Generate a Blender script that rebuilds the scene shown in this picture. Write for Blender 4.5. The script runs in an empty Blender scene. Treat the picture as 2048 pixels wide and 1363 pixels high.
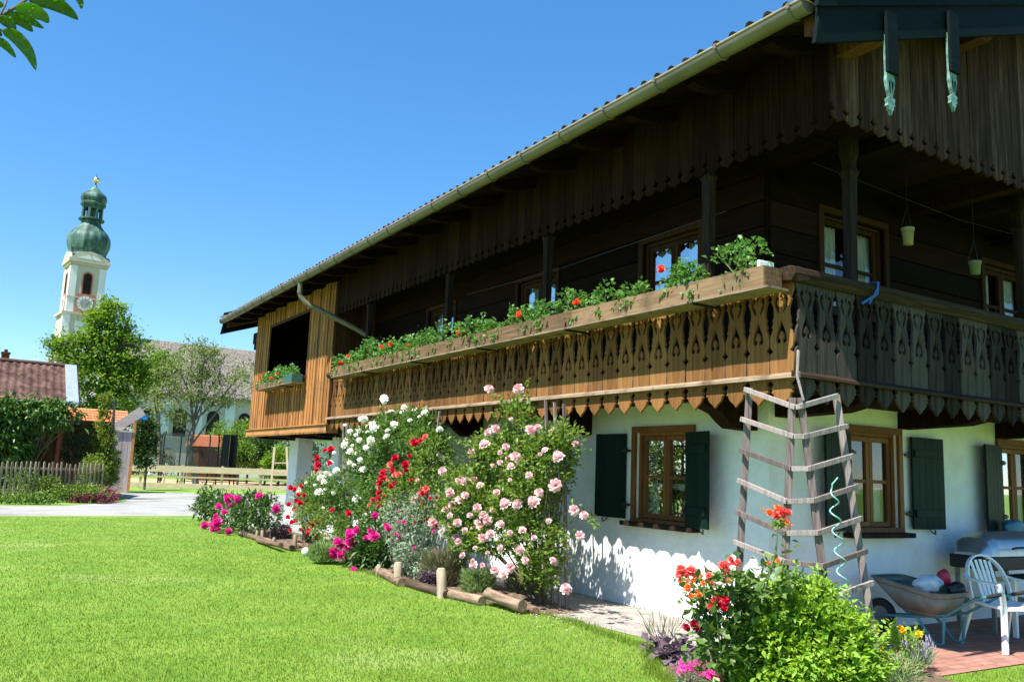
import bpy, bmesh, math, random
import numpy as np
from mathutils import Vector, Matrix, Euler

sc = bpy.context.scene
# ------------------------------------------------------------ camera
CX, CY, FPX = 1024., 681.5, 1708.
def _n(v):
    v = np.array(v, float); return v/np.linalg.norm(v)
_X = _n([2834, -377, FPX]); _Y = _n([-1058, -219, FPX])
_Z = _n(np.cross(_Y, _X))
if _Z[1] < 0: _Z = -_Z
_Y = _n(_Y-_Z*np.dot(_Y, _Z)); _X = _n(_X-_Y*np.dot(_X, _Y)-_Z*np.dot(_X, _Z))
CM = np.array([_X, _Y, _Z]); CAM = np.array([0, 0, 1.6])
def _ray(px, py): return CM@np.array([px-CX, CY-py, FPX])
def PX(px, py, x):
    d = _ray(px, py); return Vector(CAM+d*(x-CAM[0])/d[0])
def PY(px, py, y):
    d = _ray(px, py); return Vector(CAM+d*(y-CAM[1])/d[1])
def PZ(px, py, z=0.):
    d = _ray(px, py); return Vector(CAM+d*(z-CAM[2])/d[2])
def PD(px, py, dd):
    d = _ray(px, py); return Vector(CAM+d/math.hypot(d[0], d[1])*dd)
cd = bpy.data.cameras.new('camera'); cam = bpy.data.objects.new('camera', cd)
sc.collection.objects.link(cam)
r_ = CM@np.array([1, 0, 0.]); u_ = CM@np.array([0, 1., 0]); b_ = -(CM@np.array([0, 0, 1.]))
cam.matrix_world = Matrix([[r_[0], u_[0], b_[0], 0], [r_[1], u_[1], b_[1], 0], [r_[2], u_[2], b_[2], 1.6], [0, 0, 0, 1]])
cd.sensor_width = 36; cd.lens = 36*FPX/2048; cd.clip_start = .05; cd.clip_end = 3000
sc.camera = cam
# ------------------------------------------------------------ sky and sun
SUN = Vector((1, .25, -1.72)).normalized()
EL = math.asin(-SUN.z); AZ = math.atan2(-SUN.x, -SUN.y)
w = bpy.data.worlds.new('World'); sc.world = w; w.use_nodes = True
nt = w.node_tree; nt.nodes.clear()
wo = nt.nodes.new('ShaderNodeOutputWorld'); bg = nt.nodes.new('ShaderNodeBackground')
sky = nt.nodes.new('ShaderNodeTexSky'); sky.sky_type = 'NISHITA'; sky.sun_disc = False
sky.sun_elevation = EL; sky.sun_rotation = AZ; sky.altitude = 2600; sky.air_density = 1.0; sky.dust_density = 0.05; sky.ozone_density = 2.2
hs = nt.nodes.new('ShaderNodeHueSaturation'); hs.inputs['Saturation'].default_value = 1.5; hs.inputs['Value'].default_value = 1.14
gm = nt.nodes.new('ShaderNodeGamma'); gm.inputs[1].default_value = .72; nt.links.new(sky.outputs[0], gm.inputs[0]); nt.links.new(gm.outputs[0], hs.inputs['Color']); nt.links.new(hs.outputs[0], bg.inputs[0])
bg.inputs[1].default_value = .15
nt.links.new(bg.outputs[0], wo.inputs[0])
sd = bpy.data.lights.new('sun', 'SUN'); so = bpy.data.objects.new('sun', sd); sc.collection.objects.link(so)
sd.energy = 4.9; sd.angle = math.radians(.53); sd.color = (1, .955, .88)
so.rotation_euler = SUN.to_track_quat('-Z', 'Y').to_euler(); so.location = (-30, -8, 60)
sc.view_settings.view_transform = 'Standard'; sc.view_settings.look = 'None'
sc.view_settings.exposure = 1.2; sc.view_settings.gamma = 1
sc.render.engine = 'CYCLES'

rng = np.random.default_rng(7); random.seed(7)
# ------------------------------------------------------------ helpers
OFF = {}
def tag(o, label=None, cat=None, group=None, kind=None):
    if label: o['label'] = label
    if cat: o['category'] = cat
    if group: o['group'] = group
    if kind: o['kind'] = kind
    return o
def thing(name, label, cat, loc=(0, 0, 0), group=None):
    o = bpy.data.objects.new(name, None); o.empty_display_size = .2
    sc.collection.objects.link(o); o.location = loc; OFF[o.name] = Vector(loc)
    return tag(o, label, cat, group)
def _off(parent): return OFF[parent.name] if parent else Vector((0, 0, 0))
def link(name, me, mat, parent=None):
    o = bpy.data.objects.new(name, me)
    if mat and not me.materials: me.materials.append(mat)
    sc.collection.objects.link(o)
    if parent: o.parent = parent
    OFF[o.name] = _off(parent)
    return o
def npmesh(name, V, F, R=None, smooth=False):
    """V (n,3), F (m,k) all faces of k corners, R per-face random"""
    me = bpy.data.meshes.new(name); V = np.asarray(V, np.float32); F = np.asarray(F, np.int32)
    k = F.shape[1]
    me.vertices.add(len(V)); me.vertices.foreach_set('co', V.ravel())
    me.loops.add(F.size); me.loops.foreach_set('vertex_index', F.ravel())
    me.polygons.add(len(F)); me.polygons.foreach_set('loop_start', np.arange(0, F.size, k, dtype=np.int32))
    me.polygons.foreach_set('loop_total', np.full(len(F), k, np.int32))
    if R is not None:
        a = me.attributes.new('rnd', 'FLOAT', 'FACE'); a.data.foreach_set('value', np.asarray(R, np.float32))
    me.update(calc_edges=True)
    if smooth: me.polygons.foreach_set('use_smooth', np.ones(len(F), bool))
    me.validate(); return me
class MB:
    def __init__(s): s.v = []; s.f = []; s.r = []; s.rr = .5; s.sm = []
    def add(s, vs, fs, sm=False):
        b = len(s.v); s.v += [tuple(v) for v in vs]
        for f in fs: s.f.append(tuple(b+i for i in f)); s.r.append(s.rr); s.sm.append(sm)
        return s
    def rnd(s): s.rr = random.random(); return s
    def box(s, x0, x1, y0, y1, z0, z1):
        vs = [(x, y, z) for z in (z0, z1) for y in (y0, y1) for x in (x0, x1)]
        return s.add(vs, [(0, 2, 3, 1), (4, 5, 7, 6), (0, 1, 5, 4), (2, 6, 7, 3), (0, 4, 6, 2), (1, 3, 7, 5)])
    def beam(s, a, b, w, h, up=(0, 0, 1)):
        a = Vector(a); b = Vector(b); d = (b-a).normalized(); up = Vector(up)
        sd_ = d.cross(up)
        if sd_.length < 1e-4: sd_ = d.cross(Vector((0, 1, 0)))
        sd_.normalize(); u2 = sd_.cross(d).normalized()
        vs = [p+sd_*sx*w/2+u2*sz*h/2 for p in (a, b) for sx, sz in ((-1, -1), (1, -1), (1, 1), (-1, 1))]
        return s.add(vs, [(3, 2, 1, 0), (4, 5, 6, 7), (0, 1, 5, 4), (1, 2, 6, 5), (2, 3, 7, 6), (3, 0, 4, 7)])
    def tube(s, pts, rad, n=8, cap=True, sm=True):
        pts = [Vector(p) for p in pts]
        if not hasattr(rad, '__len__'): rad = [rad]*len(pts)
        vs = []; ref = None
        for i, p in enumerate(pts):
            d = (pts[min(i+1, len(pts)-1)]-pts[max(i-1, 0)]).normalized()
            if ref is None: ref = d.orthogonal().normalized()
            ref = (ref-d*ref.dot(d)).normalized(); o2 = d.cross(ref)
            for k in range(n):
                a = 2*math.pi*k/n; vs.append(p+(ref*math.cos(a)+o2*math.sin(a))*rad[i])
        fs = []
        for i in range(len(pts)-1):
            for k in range(n): fs.append((i*n+k, i*n+(k+1) % n, (i+1)*n+(k+1) % n, (i+1)*n+k))
        s.add(vs, fs, sm)
        if cap: s.add(vs[:n], [tuple(range(n-1, -1, -1))]); s.add(vs[-n:], [tuple(range(n))])
        return s
    def prism(s, poly, o, eu, ev, en, t):
        """poly 2D points; origin o, axes eu ev, extruded along en by t"""
        o = Vector(o); eu = Vector(eu); ev = Vector(ev); en = Vector(en); n = len(poly)
        a = [o+eu*p[0]+ev*p[1] for p in poly]; b = [p+en*t for p in a]
        return s.add(a+b, [tuple(range(n))[::-1], tuple(range(n, 2*n))]+[(i, (i+1) % n, n+(i+1) % n, n+i) for i in range(n)])
    def lathe(s, prof, c, n=24, sm=True, a0=0):
        c = Vector(c); vs = []
        for r, z in prof:
            for k in range(n):
                a = a0+2*math.pi*k/n; vs.append(c+Vector((r*math.cos(a), r*math.sin(a), z)))
        fs = [(i*n+k, i*n+(k+1) % n, (i+1)*n+(k+1) % n, (i+1)*n+k) for i in range(len(prof)-1) for k in range(n)]
        return s.add(vs, fs, sm)
    def mesh(s, name, off=Vector((0, 0, 0))):
        me = bpy.data.meshes.new(name)
        me.from_pydata([(v[0]-off[0], v[1]-off[1], v[2]-off[2]) for v in s.v], [], s.f)
        a = me.attributes.new('rnd', 'FLOAT', 'FACE'); a.data.foreach_set('value', np.array(s.r, np.float32))
        me.polygons.foreach_set('use_smooth', np.array(s.sm, bool)); me.update()
        bm = bmesh.new(); bm.from_mesh(me); bmesh.ops.recalc_face_normals(bm, faces=bm.faces); bm.to_mesh(me); bm.free()
        return me
    def build(s, name, mat, parent=None, bevel=0):
        o = link(name, s.mesh(name, _off(parent)), mat, parent)
        if bevel:
            m = o.modifiers.new('bevel', 'BEVEL'); m.width = bevel; m.segments = 2; m.limit_method = 'ANGLE'
        return o

# ------------------------------------------------------------ materials
def newmat(name):
    m = bpy.data.materials.new(name); m.use_nodes = True; n = m.node_tree; n.nodes.clear()
    o = n.nodes.new('ShaderNodeOutputMaterial'); p = n.nodes.new('ShaderNodeBsdfPrincipled')
    n.links.new(p.outputs[0], o.inputs[0]); return m, n, p, o
def N(n, t, **k):
    x = n.nodes.new('ShaderNode'+t)
    for a, b in k.items(): setattr(x, a, b)
    return x
def ramp(n, stops):
    r = N(n, 'ValToRGB'); e = r.color_ramp.elements
    e[0].position = stops[0][0]; e[0].color = (*stops[0][1], 1); e[1].position = stops[-1][0]; e[1].color = (*stops[-1][1], 1)
    for p, c in stops[1:-1]: q = e.new(p); q.color = (*c, 1)
    return r
def coords(n, scale, gen='Object'):
    t = N(n, 'TexCoord'); m = N(n, 'Mapping'); m.inputs['Scale'].default_value = scale
    n.links.new(t.outputs[gen], m.inputs[0]); return m.outputs[0]
def noisemat(name, stops, scale=(1, 1, 1), nscale=5, detail=6, rough=.8, bump=.2, bdist=.01, rnd=0., spec=.3, metallic=0, dirt=None, objrnd=0.):
    """general surface: noise driven ramp, stretched by scale, plus per-face 'rnd' variation"""
    m, n, p, o = newmat(name); v = coords(n, scale)
    t = N(n, 'TexNoise'); t.inputs['Scale'].default_value = nscale; t.inputs['Detail'].default_value = detail; t.inputs['Roughness'].default_value = .65
    n.links.new(v, t.inputs['Vector']); fac = t.outputs['Fac']
    if rnd or objrnd:
        ma = N(n, 'Math', operation='MULTIPLY_ADD')
        if rnd: at = N(n, 'Attribute', attribute_name='rnd'); src = at.outputs['Fac']; amt = rnd
        else: at = N(n, 'ObjectInfo'); src = at.outputs['Random']; amt = objrnd
        n.links.new(src, ma.inputs[0]); ma.inputs[1].default_value = amt; ma.inputs[2].default_value = -amt/2
        ad = N(n, 'Math', operation='ADD'); n.links.new(fac, ad.inputs[0]); n.links.new(ma.outputs[0], ad.inputs[1]); fac = ad.outputs[0]
    r = ramp(n, stops); n.links.new(fac, r.inputs[0]); col = r.outputs[0]
    if dirt:
        c2, ds, lo, hi = dirt
        v2 = coords(n, (1, 1, 1)); t2 = N(n, 'TexNoise'); t2.inputs['Scale'].default_value = ds; t2.inputs['Detail'].default_value = 8; n.links.new(v2, t2.inputs['Vector'])
        mr = N(n, 'MapRange'); mr.inputs[1].default_value = lo; mr.inputs[2].default_value = hi; n.links.new(t2.outputs['Fac'], mr.inputs[0])
        mx = N(n, 'Mix', data_type='RGBA'); n.links.new(mr.outputs[0], mx.inputs[0]); n.links.new(col, mx.inputs[6]); mx.inputs[7].default_value = (*c2, 1); col = mx.outputs[2]
    n.links.new(col, p.inputs['Base Color']); p.inputs['Roughness'].default_value = rough; p.inputs['Metallic'].default_value = metallic
    p.inputs['Specular IOR Level'].default_value = spec
    if bump:
        b = N(n, 'Bump'); b.inputs['Strength'].default_value = bump; b.inputs['Distance'].default_value = bdist
        n.links.new(t.outputs['Fac'], b.inputs['Height']); n.links.new(b.outputs[0], p.inputs['Normal'])
    return m
def wood(name, dark, mid, light, axis='Z', sc_=1., rnd=.35, rough=.75, bump=.35, **k):
    k.setdefault('spec', .08 if mid[0] < .06 else .22)
    s = {'Z': (14, 14, .8), 'X': (.8, 14, 14), 'Y': (14, .8, 14)}[axis]
    return noisemat(name, [(.28, dark), (.5, mid), (.72, light)], tuple(a*sc_ for a in s), 2.2, 8, rough, bump, .006, rnd, **k)
def leafmat(name, a, b, trans=.35, rough=.45, spec=.35):
    m, n, p, o = newmat(name); at = N(n, 'Attribute', attribute_name='rnd')
    r = ramp(n, [(0, a), (1, b)]); n.links.new(at.outputs['Fac'], r.inputs[0])
    n.links.new(r.outputs[0], p.inputs['Base Color']); p.inputs['Roughness'].default_value = rough; p.inputs['Specular IOR Level'].default_value = spec
    tr = N(n, 'BsdfTranslucent'); mx = N(n, 'MixShader'); mx.inputs[0].default_value = trans
    hsv = N(n, 'HueSaturation'); hsv.inputs['Hue'].default_value = .485; hsv.inputs['Saturation'].default_value = 1.1; hsv.inputs['Value'].default_value = 1.4
    n.links.new(r.outputs[0], hsv.inputs['Color']); n.links.new(hsv.outputs[0], tr.inputs[0])
    n.links.new(p.outputs[0], mx.inputs[1]); n.links.new(tr.outputs[0], mx.inputs[2]); n.links.new(mx.outputs[0], o.inputs[0]); return m
def plain(name, c, rough=.5, metallic=0, spec=.4): 
    return noisemat(name, [(.35, tuple(x*.82 for x in c)), (.65, tuple(min(1, x*1.12) for x in c))], (1, 1, 1), 9, 5, rough, .05, .003, spec=spec, metallic=metallic)

M = {}
M['plaster'] = noisemat('white_plaster', [(.3, (.74, .75, .73)), (.7, (.84, .85, .83))], (1, 1, 1), 4, 12, .9, .9, .03, dirt=((.6, .6, .5), 1.4, .52, .8))
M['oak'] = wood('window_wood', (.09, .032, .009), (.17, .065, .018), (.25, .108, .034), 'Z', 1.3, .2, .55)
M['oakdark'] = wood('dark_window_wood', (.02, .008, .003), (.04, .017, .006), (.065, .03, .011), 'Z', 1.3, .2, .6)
M['honey'] = wood('honey_board_wood', (.19, .075, .022), (.38, .165, .05), (.5, .245, .085), 'Z', 1, .45, .8, dirt=((.14, .09, .05), 2.3, .5, .85))
M['brown'] = wood('brown_board_wood', (.04, .014, .005), (.08, .032, .012), (.13, .058, .024), 'Z', 1, .45, .8)
M['brownY'] = wood('brown_beam_wood', (.03, .014, .007), (.06, .028, .013), (.10, .052, .027), 'Y', 1, .35, .8)
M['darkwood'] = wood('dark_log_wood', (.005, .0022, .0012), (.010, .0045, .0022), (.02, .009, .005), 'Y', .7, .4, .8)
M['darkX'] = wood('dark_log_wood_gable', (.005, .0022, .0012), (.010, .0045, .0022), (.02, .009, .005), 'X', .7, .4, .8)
M['darkZ'] = wood('dark_post_wood', (.01, .006, .005), (.022, .014, .011), (.045, .03, .024), 'Z', 1, .3, .8)
M['grey'] = wood('weathered_grey_board_wood', (.045, .036, .028), (.10, .083, .066), (.19, .165, .135), 'Z', 1, .5, .85, dirt=((.24, .2, .15), 3, .58, .8))
M['fringe'] = wood('brown_fringe_wood', (.008, .003, .0013), (.015, .0062, .0028), (.03, .0135, .0065), 'Z', 1, .26, .85)
M['gableboard'] = wood('weathered_gable_wood', (.022, .010, .007), (.05, .027, .02), (.12, .078, .064), 'Z', .8, .24, .85)
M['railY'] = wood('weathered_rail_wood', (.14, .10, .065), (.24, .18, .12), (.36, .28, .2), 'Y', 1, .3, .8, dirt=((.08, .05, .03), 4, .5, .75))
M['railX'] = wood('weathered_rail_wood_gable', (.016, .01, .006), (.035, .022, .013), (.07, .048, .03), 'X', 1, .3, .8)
M['boxwood'] = wood('flower_box_wood', (.06, .034, .018), (.14, .082, .042), (.25, .16, .09), 'Y', 1, .35, .85, dirt=((.1, .065, .04), 3, .5, .75))
M['orangewood'] = noisemat('orange_liner', [(.3, (.42, .19, .06)), (.7, (.6, .3, .11))], (1, 1, 1), 6, 5, .8, .1)
M['trellis'] = wood('weathered_trellis_wood', (.10, .075, .07), (.2, .16, .15), (.34, .285, .27), 'Z', 2, .4, .9)
M['log'] = wood('log_wood', (.06, .038, .025), (.16, .105, .068), (.33, .245, .17), 'Y', .8, .4, .9)
M['logend'] = wood('stake_wood', (.16, .12, .08), (.3, .24, .165), (.42, .35, .25), 'Z', 1, .3, .9)
M['teal'] = noisemat('dark_teal_paint', [(.35, (.001, .0045, .0045)), (.62, (.002, .008, .008)), (.8, (.014, .026, .026))], (1, 6, 6), 3, 9, .7, .15, spec=.1)
M['pendant'] = noisemat('pale_teal_paint', [(.35, (.05, .13, .13)), (.7, (.22, .38, .34))], (1, 1, 1), 20, 6, .7, .2)
M['shutter'] = wood('dark_green_shutter', (.003, .014, .010), (.005, .019, .014), (.008, .026, .019), 'Z', 1, .2, .45, bump=.15)
M['gutter'] = noisemat('gutter_metal', [(.3, (.13, .112, .08)), (.7, (.19, .168, .12))], (1, .4, 1), 4, 7, .5, .05, metallic=.12, spec=.35, dirt=((.1, .08, .055), 2, .5, .8))
M['copperlip'] = plain('gutter_lip', (.55, .42, .33), .35, .5)
M['tile'] = noisemat('roof_tile', [(.3, (.06, .038, .03)), (.5, (.12, .075, .06)), (.72, (.24, .18, .15))], (1, 1, 1), 5, 8, .9, .5, .015, rnd=.3)
M['zinc'] = noisemat('zinc_sheet', [(.3, (.45, .5, .52)), (.7, (.62, .66, .68))], (1, 1, 1), 4, 5, .35, .05, metallic=.6)
M['glassdark'] = None
def glass():
    m, n, p, o = newmat('window_glass')
    g = N(n, 'BsdfGlossy'); g.inputs['Roughness'].default_value = .02; g.inputs[0].default_value = (.9, .95, .95, 1)
    t = N(n, 'BsdfTransparent'); t.inputs[0].default_value = (.8, .84, .82, 1)
    fr = N(n, 'Fresnel'); fr.inputs[0].default_value = 1.6; mr = N(n, 'MapRange'); mr.inputs[3].default_value = .09; mr.inputs[4].default_value = .6
    n.links.new(fr.outputs[0], mr.inputs[0]); mx = N(n, 'MixShader'); n.links.new(mr.outputs[0], mx.inputs[0])
    n.links.new(t.outputs[0], mx.inputs[1]); n.links.new(g.outputs[0], mx.inputs[2]); n.links.new(mx.outputs[0], o.inputs[0]); return m
M['glass'] = glass()
M['curtain'] = noisemat('lace_curtain', [(.35, (.5, .52, .5)), (.65, (.8, .82, .8))], (30, 30, 2), 3, 4, .9, .3, .01)
M['room'] = plain('dark_interior', (.02, .018, .015), .9)
M['iron'] = plain('black_iron', (.015, .015, .015), .5)
M['plastic'] = noisemat('white_plastic', [(.3, (.74, .76, .76)), (.7, (.82, .83, .82))], (1, 1, 1), 4, 5, .38, .03, spec=.5, dirt=((.6, .6, .55), 3, .55, .9))
M['galv'] = noisemat('galvanised_tray', [(.3, (.13, .135, .115)), (.7, (.24, .245, .205))], (1, 1, 1), 5, 8, .5, .08, metallic=.1, dirt=((.13, .12, .10), 4, .5, .8))
M['tealpaint'] = plain('teal_frame_paint', (.06, .24, .26), .4)
M['rubber'] = plain('rubber', (.02, .02, .02), .8)
M['spiral'] = plain('pale_teal_metal', (.25, .56, .48), .3, .3)
M['terracotta'] = plain('terracotta', (.45, .2, .1), .8)
M['greenplastic'] = plain('green_planter', (.03, .10, .08), .5)
M['stem'] = noisemat('stem_bark', [(.3, (.06, .045, .025)), (.7, (.13, .11, .06))], (1, 1, 1), 20, 5, .85, .3)
M['greenstem'] = plain('green_stem', (.10, .17, .04), .6)
M['bark'] = noisemat('tree_bark', [(.3, (.07, .055, .045)), (.55, (.16, .135, .115)), (.75, (.3, .27, .24))], (3, 3, .8), 3, 9, .95, .9, .04)
M['copper'] = noisemat('verdigris_copper', [(.3, (.012, .035, .03)), (.5, (.04, .10, .08)), (.72, (.13, .23, .185))], (1.2, 1.2, .35), 1.3, 8, .6, .15, rnd=.25)
M['gold'] = plain('gilded_ball', (.75, .6, .35), .2, .9)
M['churchwhite'] = noisemat('church_render', [(.3, (.62, .62, .60)), (.7, (.74, .73, .70))], (1, 1, 1), .6, 8, .9, .1)
M['churchbeige'] = noisemat('beige_render', [(.3, (.43, .385, .30)), (.7, (.53, .475, .38))], (1, 1, 1), .6, 8, .9, .1)
M['churchpink'] = plain('pink_render', (.42, .17, .11), .85)
M['churchroof'] = noisemat('church_roof_tile', [(.36, (.08, .065, .055)), (.5, (.15, .125, .108)), (.62, (.3, .27, .24))], (2.5, 1, 1), 3.5, 10, .95, .2, .03)
M['brick'] = None
# foliage
L = {}
L['rose'] = leafmat('rose_leaf', (.05, .11, .016), (.23, .34, .065), .38)
L['whiterose'] = leafmat('small_rose_leaf', (.045, .11, .022), (.15, .26, .055), .3)
L['peony'] = leafmat('peony_leaf', (.02, .06, .014), (.085, .165, .03), .2)
L['silver'] = leafmat('silver_leaf', (.16, .22, .14), (.33, .41, .28), .2, .8, .1)
L['mint'] = leafmat('bright_leaf', (.15, .31, .03), (.34, .5, .08), .4, .6, .2)
L['lav'] = leafmat('lavender_leaf', (.17, .27, .09), (.34, .46, .19), .35, .8)
L['drylav'] = leafmat('dry_lavender_leaf', (.16, .17, .08), (.33, .32, .18), .25, .8)
L['geranium'] = leafmat('geranium_leaf', (.05, .14, .03), (.14, .30, .07), .3)
L['ash'] = leafmat('ash_leaf', (.07, .15, .018), (.22, .36, .05), .45)
L['apple'] = leafmat('apple_leaf', (.09, .14, .035), (.23, .29, .10), .4, .6)
L['laurel'] = leafmat('vine_leaf', (.03, .08, .015), (.13, .24, .05), .2, .35)
L['conifer'] = leafmat('conifer_leaf', (.08, .14, .02), (.24, .32, .05), .35)
L['far'] = leafmat('far_shrub_leaf', (.07, .14, .02), (.2, .33, .06), .35)
L['dark'] = leafmat('dark_shrub_leaf', (.02, .055, .015), (.07, .13, .03), .25)
L['purple'] = leafmat('purple_leaf', (.09, .055, .075), (.2, .14, .17), .25, .6)
L['redleaf'] = leafmat('red_leaf', (.14, .03, .05), (.3, .09, .12), .3)
L['cherry'] = leafmat('cherry_leaf', (.06, .17, .012), (.13, .3, .02), .55, .25, .6)
L['strawberry'] = leafmat('broad_pale_leaf', (.15, .29, .06), (.28, .44, .12), .3)
L['drygrass'] = leafmat('dry_grass_blade', (.22, .26, .06), (.38, .38, .13), .3, .8, .1)
L['grass'] = leafmat('grass_blade', (.12, .21, .022), (.21, .305, .045), .35, .7, .1)
def petalmat(name, a, b): return leafmat(name, a, b, .3, .6, .2)
B = {}
B['pink'] = petalmat('pink_petal', (.78, .46, .48), (.9, .74, .72)); B['white'] = petalmat('white_petal', (.8, .8, .7), (.88, .88, .82))
B['red'] = petalmat('red_petal', (.5, .005, .03), (.75, .03, .06)); B['magenta'] = petalmat('magenta_petal', (.62, .03, .25), (.85, .12, .42))
B['crimson'] = petalmat('crimson_petal', (.3, .004, .02), (.45, .015, .05)); L['darkrose'] = leafmat('dark_rose_leaf', (.035, .085, .018), (.17, .27, .06), .3)
B['coral'] = petalmat('coral_petal', (.78, .10, .11), (.88, .26, .18))
B['orange'] = petalmat('orange_petal', (.8, .22, .06), (.9, .35, .12)); B['geranium'] = petalmat('geranium_petal', (.8, .06, .02), (.9, .16, .06))
B['yellow'] = petalmat('yellow_petal', (.85, .5, .02), (.9, .7, .05)); B['dianthus'] = petalmat('dianthus_petal', (.7, .02, .28), (.88, .08, .42))
B['palepink'] = petalmat('pale_petal', (.7, .4, .45), (.8, .6, .6))
# ------------------------------------------------------------ foliage helpers
def rdir(n):
    v = rng.normal(size=(n, 3)); return v/np.linalg.norm(v, axis=1, keepdims=True)
def leaf_arrays(P_, out, size, aspect=.5, fold=.22, outb=.8, up=.35, jit=.35):
    """P_ (n,3) leaf bases, out (n,3) outward bias -> V, F, R : folded pointed leaves"""
    n = len(P_); d = rdir(n)*.8+out*outb+np.array([0, 0, up]); d /= np.linalg.norm(d, axis=1, keepdims=True)
    s = np.cross(d, rdir(n)*.6+np.array([0, 0, 1.])); s /= np.linalg.norm(s, axis=1, keepdims=True)+1e-9
    nn = np.cross(s, d); Ls = (size*(1+jit*rng.uniform(-1, 1, n)))[:, None]
    W = Ls*aspect*.5
    a = P_; l = P_+d*Ls*.42+s*W+nn*W*fold*2; t = P_+d*Ls-nn*Ls*.08; r = P_+d*Ls*.42-s*W+nn*W*fold*2
    V = np.stack([a, l, t, r], 1).reshape(-1, 3)
    i = np.arange(n)*4; F = np.stack([np.stack([i, i+3, i+2], 1), np.stack([i, i+2, i+1], 1)], 1).reshape(-1, 3)
    R = np.repeat(rng.random(n), 2); return V, F, R
def clumps(blobs, nclump):
    """random clump centres near the surface of a set of ellipsoid blobs [(c,(rx,ry,rz))]"""
    vol = np.array([b[1][0]*b[1][1]*b[1][2] for b in blobs])**.67; vol /= vol.sum()
    C_ = []; O_ = []
    for k in rng.choice(len(blobs), nclump, p=vol):
        c, r = blobs[k]; d = rdir(1)[0]; rr = rng.uniform(.45, 1.06)**.6
        C_.append(np.array(c)+d*np.array(r)*rr); O_.append(d)
    return np.array(C_), np.array(O_)
def foliage(name, blobs, nclump, per, spread, size, mat, parent, aspect=.5, zmin=.02, seedr=None, **k):
    C_, O_ = clumps(blobs, nclump); P_ = np.repeat(C_, per, 0); O2 = np.repeat(O_, per, 0)
    cr = np.repeat(rng.random(nclump)*.5, per)
    P_ = P_+rng.normal(size=P_.shape)*spread*rng.uniform(.5, 1.4, (len(C_), 1)).repeat(per, 0)
    kz = P_[:, 2] > zmin; P_ = P_[kz]; O2 = O2[kz]; cr = cr[kz]
    V, F, R = leaf_arrays(P_, O2, size, aspect, **k)
    R = np.clip(R*.55+np.repeat(cr, 2), 0, 1)
    V = V-np.array(_off(parent)); o = link(name, npmesh(name, V, F, R), mat, parent)
    return o, C_
def stems(name, base, tips, mat, parent, r0=.012, r1=.004, sag=.15, n=5, spreadb=.06):
    m = MB(); b = Vector(base)
    for t in tips:
        t = Vector(t); bb = b+Vector((random.uniform(-1, 1)*spreadb, random.uniform(-1, 1)*spreadb, 0))
        mid = bb.lerp(t, .5)+Vector((random.uniform(-1, 1), random.uniform(-1, 1), .8))*sag*(t-bb).length*.5
        q1 = bb.lerp(mid, .5)+Vector((0, 0, .3))*sag*(t-bb).length*.3
        m.rnd().tube([bb, q1, mid, mid.lerp(t, .55), t], [r0, r0*.85, (r0+r1)/2, r1*1.2, r1], n, False)
    return m.build(name, mat, parent)
def bloom_mesh(name, layers, npet, mat, cup=.5, flat=.0):
    """flower of bent petals, radius about 1, facing +Z"""
    V = []; F = []; R = []
    for l in range(layers):
        u = (l+1)/layers; rr = .25+.75*u; h = (1-u)*cup*.9
        for k in range(npet+l):
            a0 = 2*math.pi*(k+.5*l+random.random()*.3)/(npet+l); wd = math.pi/(npet+l)*1.35
            b = len(V); rv = random.random()
            for i in range(3):
                t = i/2
                for j in (-1, 0, 1):
                    a = a0+j*wd*(.35+.65*math.sin(math.pi*min(1, t*.75+.15)))
                    rad = rr*(.12+.88*t)*(1-.12*abs(j)*(t > .9)); z = h*.3+cup*(t**1.2)*(1.15-u*.95)+.12*abs(j)*(1-flat)-(.22*t*t if l == layers-1 else 0)
                    V.append((rad*math.cos(a), rad*math.sin(a), z))
            for i in range(2):
                for j in range(2): F.append((b+i*3+j, b+i*3+j+1, b+(i+1)*3+j+1, b+(i+1)*3+j)); R.append(rv)
    me = npmesh(name, V, F, R, True); me.materials.append(mat); return me
BM = {k: bloom_mesh('bloom', 4, 5, B[k], .75) for k in ('pink', 'white', 'red', 'magenta', 'crimson', 'coral', 'orange', 'yellow', 'palepink')}
BM['geranium'] = bloom_mesh('bloom', 3, 6, B['geranium'], .6); BM['dianthus'] = bloom_mesh('bloom', 2, 5, B['dianthus'], .25, 1)
BM['bigmagenta'] = bloom_mesh('bloom', 6, 7, B['magenta'], .85)
def bloom(kind, p, r, parent, face=(-.5, -.6, .6), jit=.6, name='bloom'):
    o = bpy.data.objects.new(name, BM[kind]); sc.collection.objects.link(o); o.parent = parent
    o.location = Vector(p)-_off(parent); d = (Vector(face)+Vector(rdir(1)[0])*jit).normalized()
    q = d.to_track_quat('Z', 'Y').to_euler(); q.rotate_axis('Z', random.uniform(0, 6.28)); o.rotation_euler = q
    s = r*random.choice((.6, .8, .95, 1.05, 1.2, 1.3))*random.uniform(.9, 1.1); o.scale = (s, s*random.uniform(.85, 1.1), s*random.uniform(.75, 1.25)); OFF[o.name] = _off(parent); return o
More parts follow.
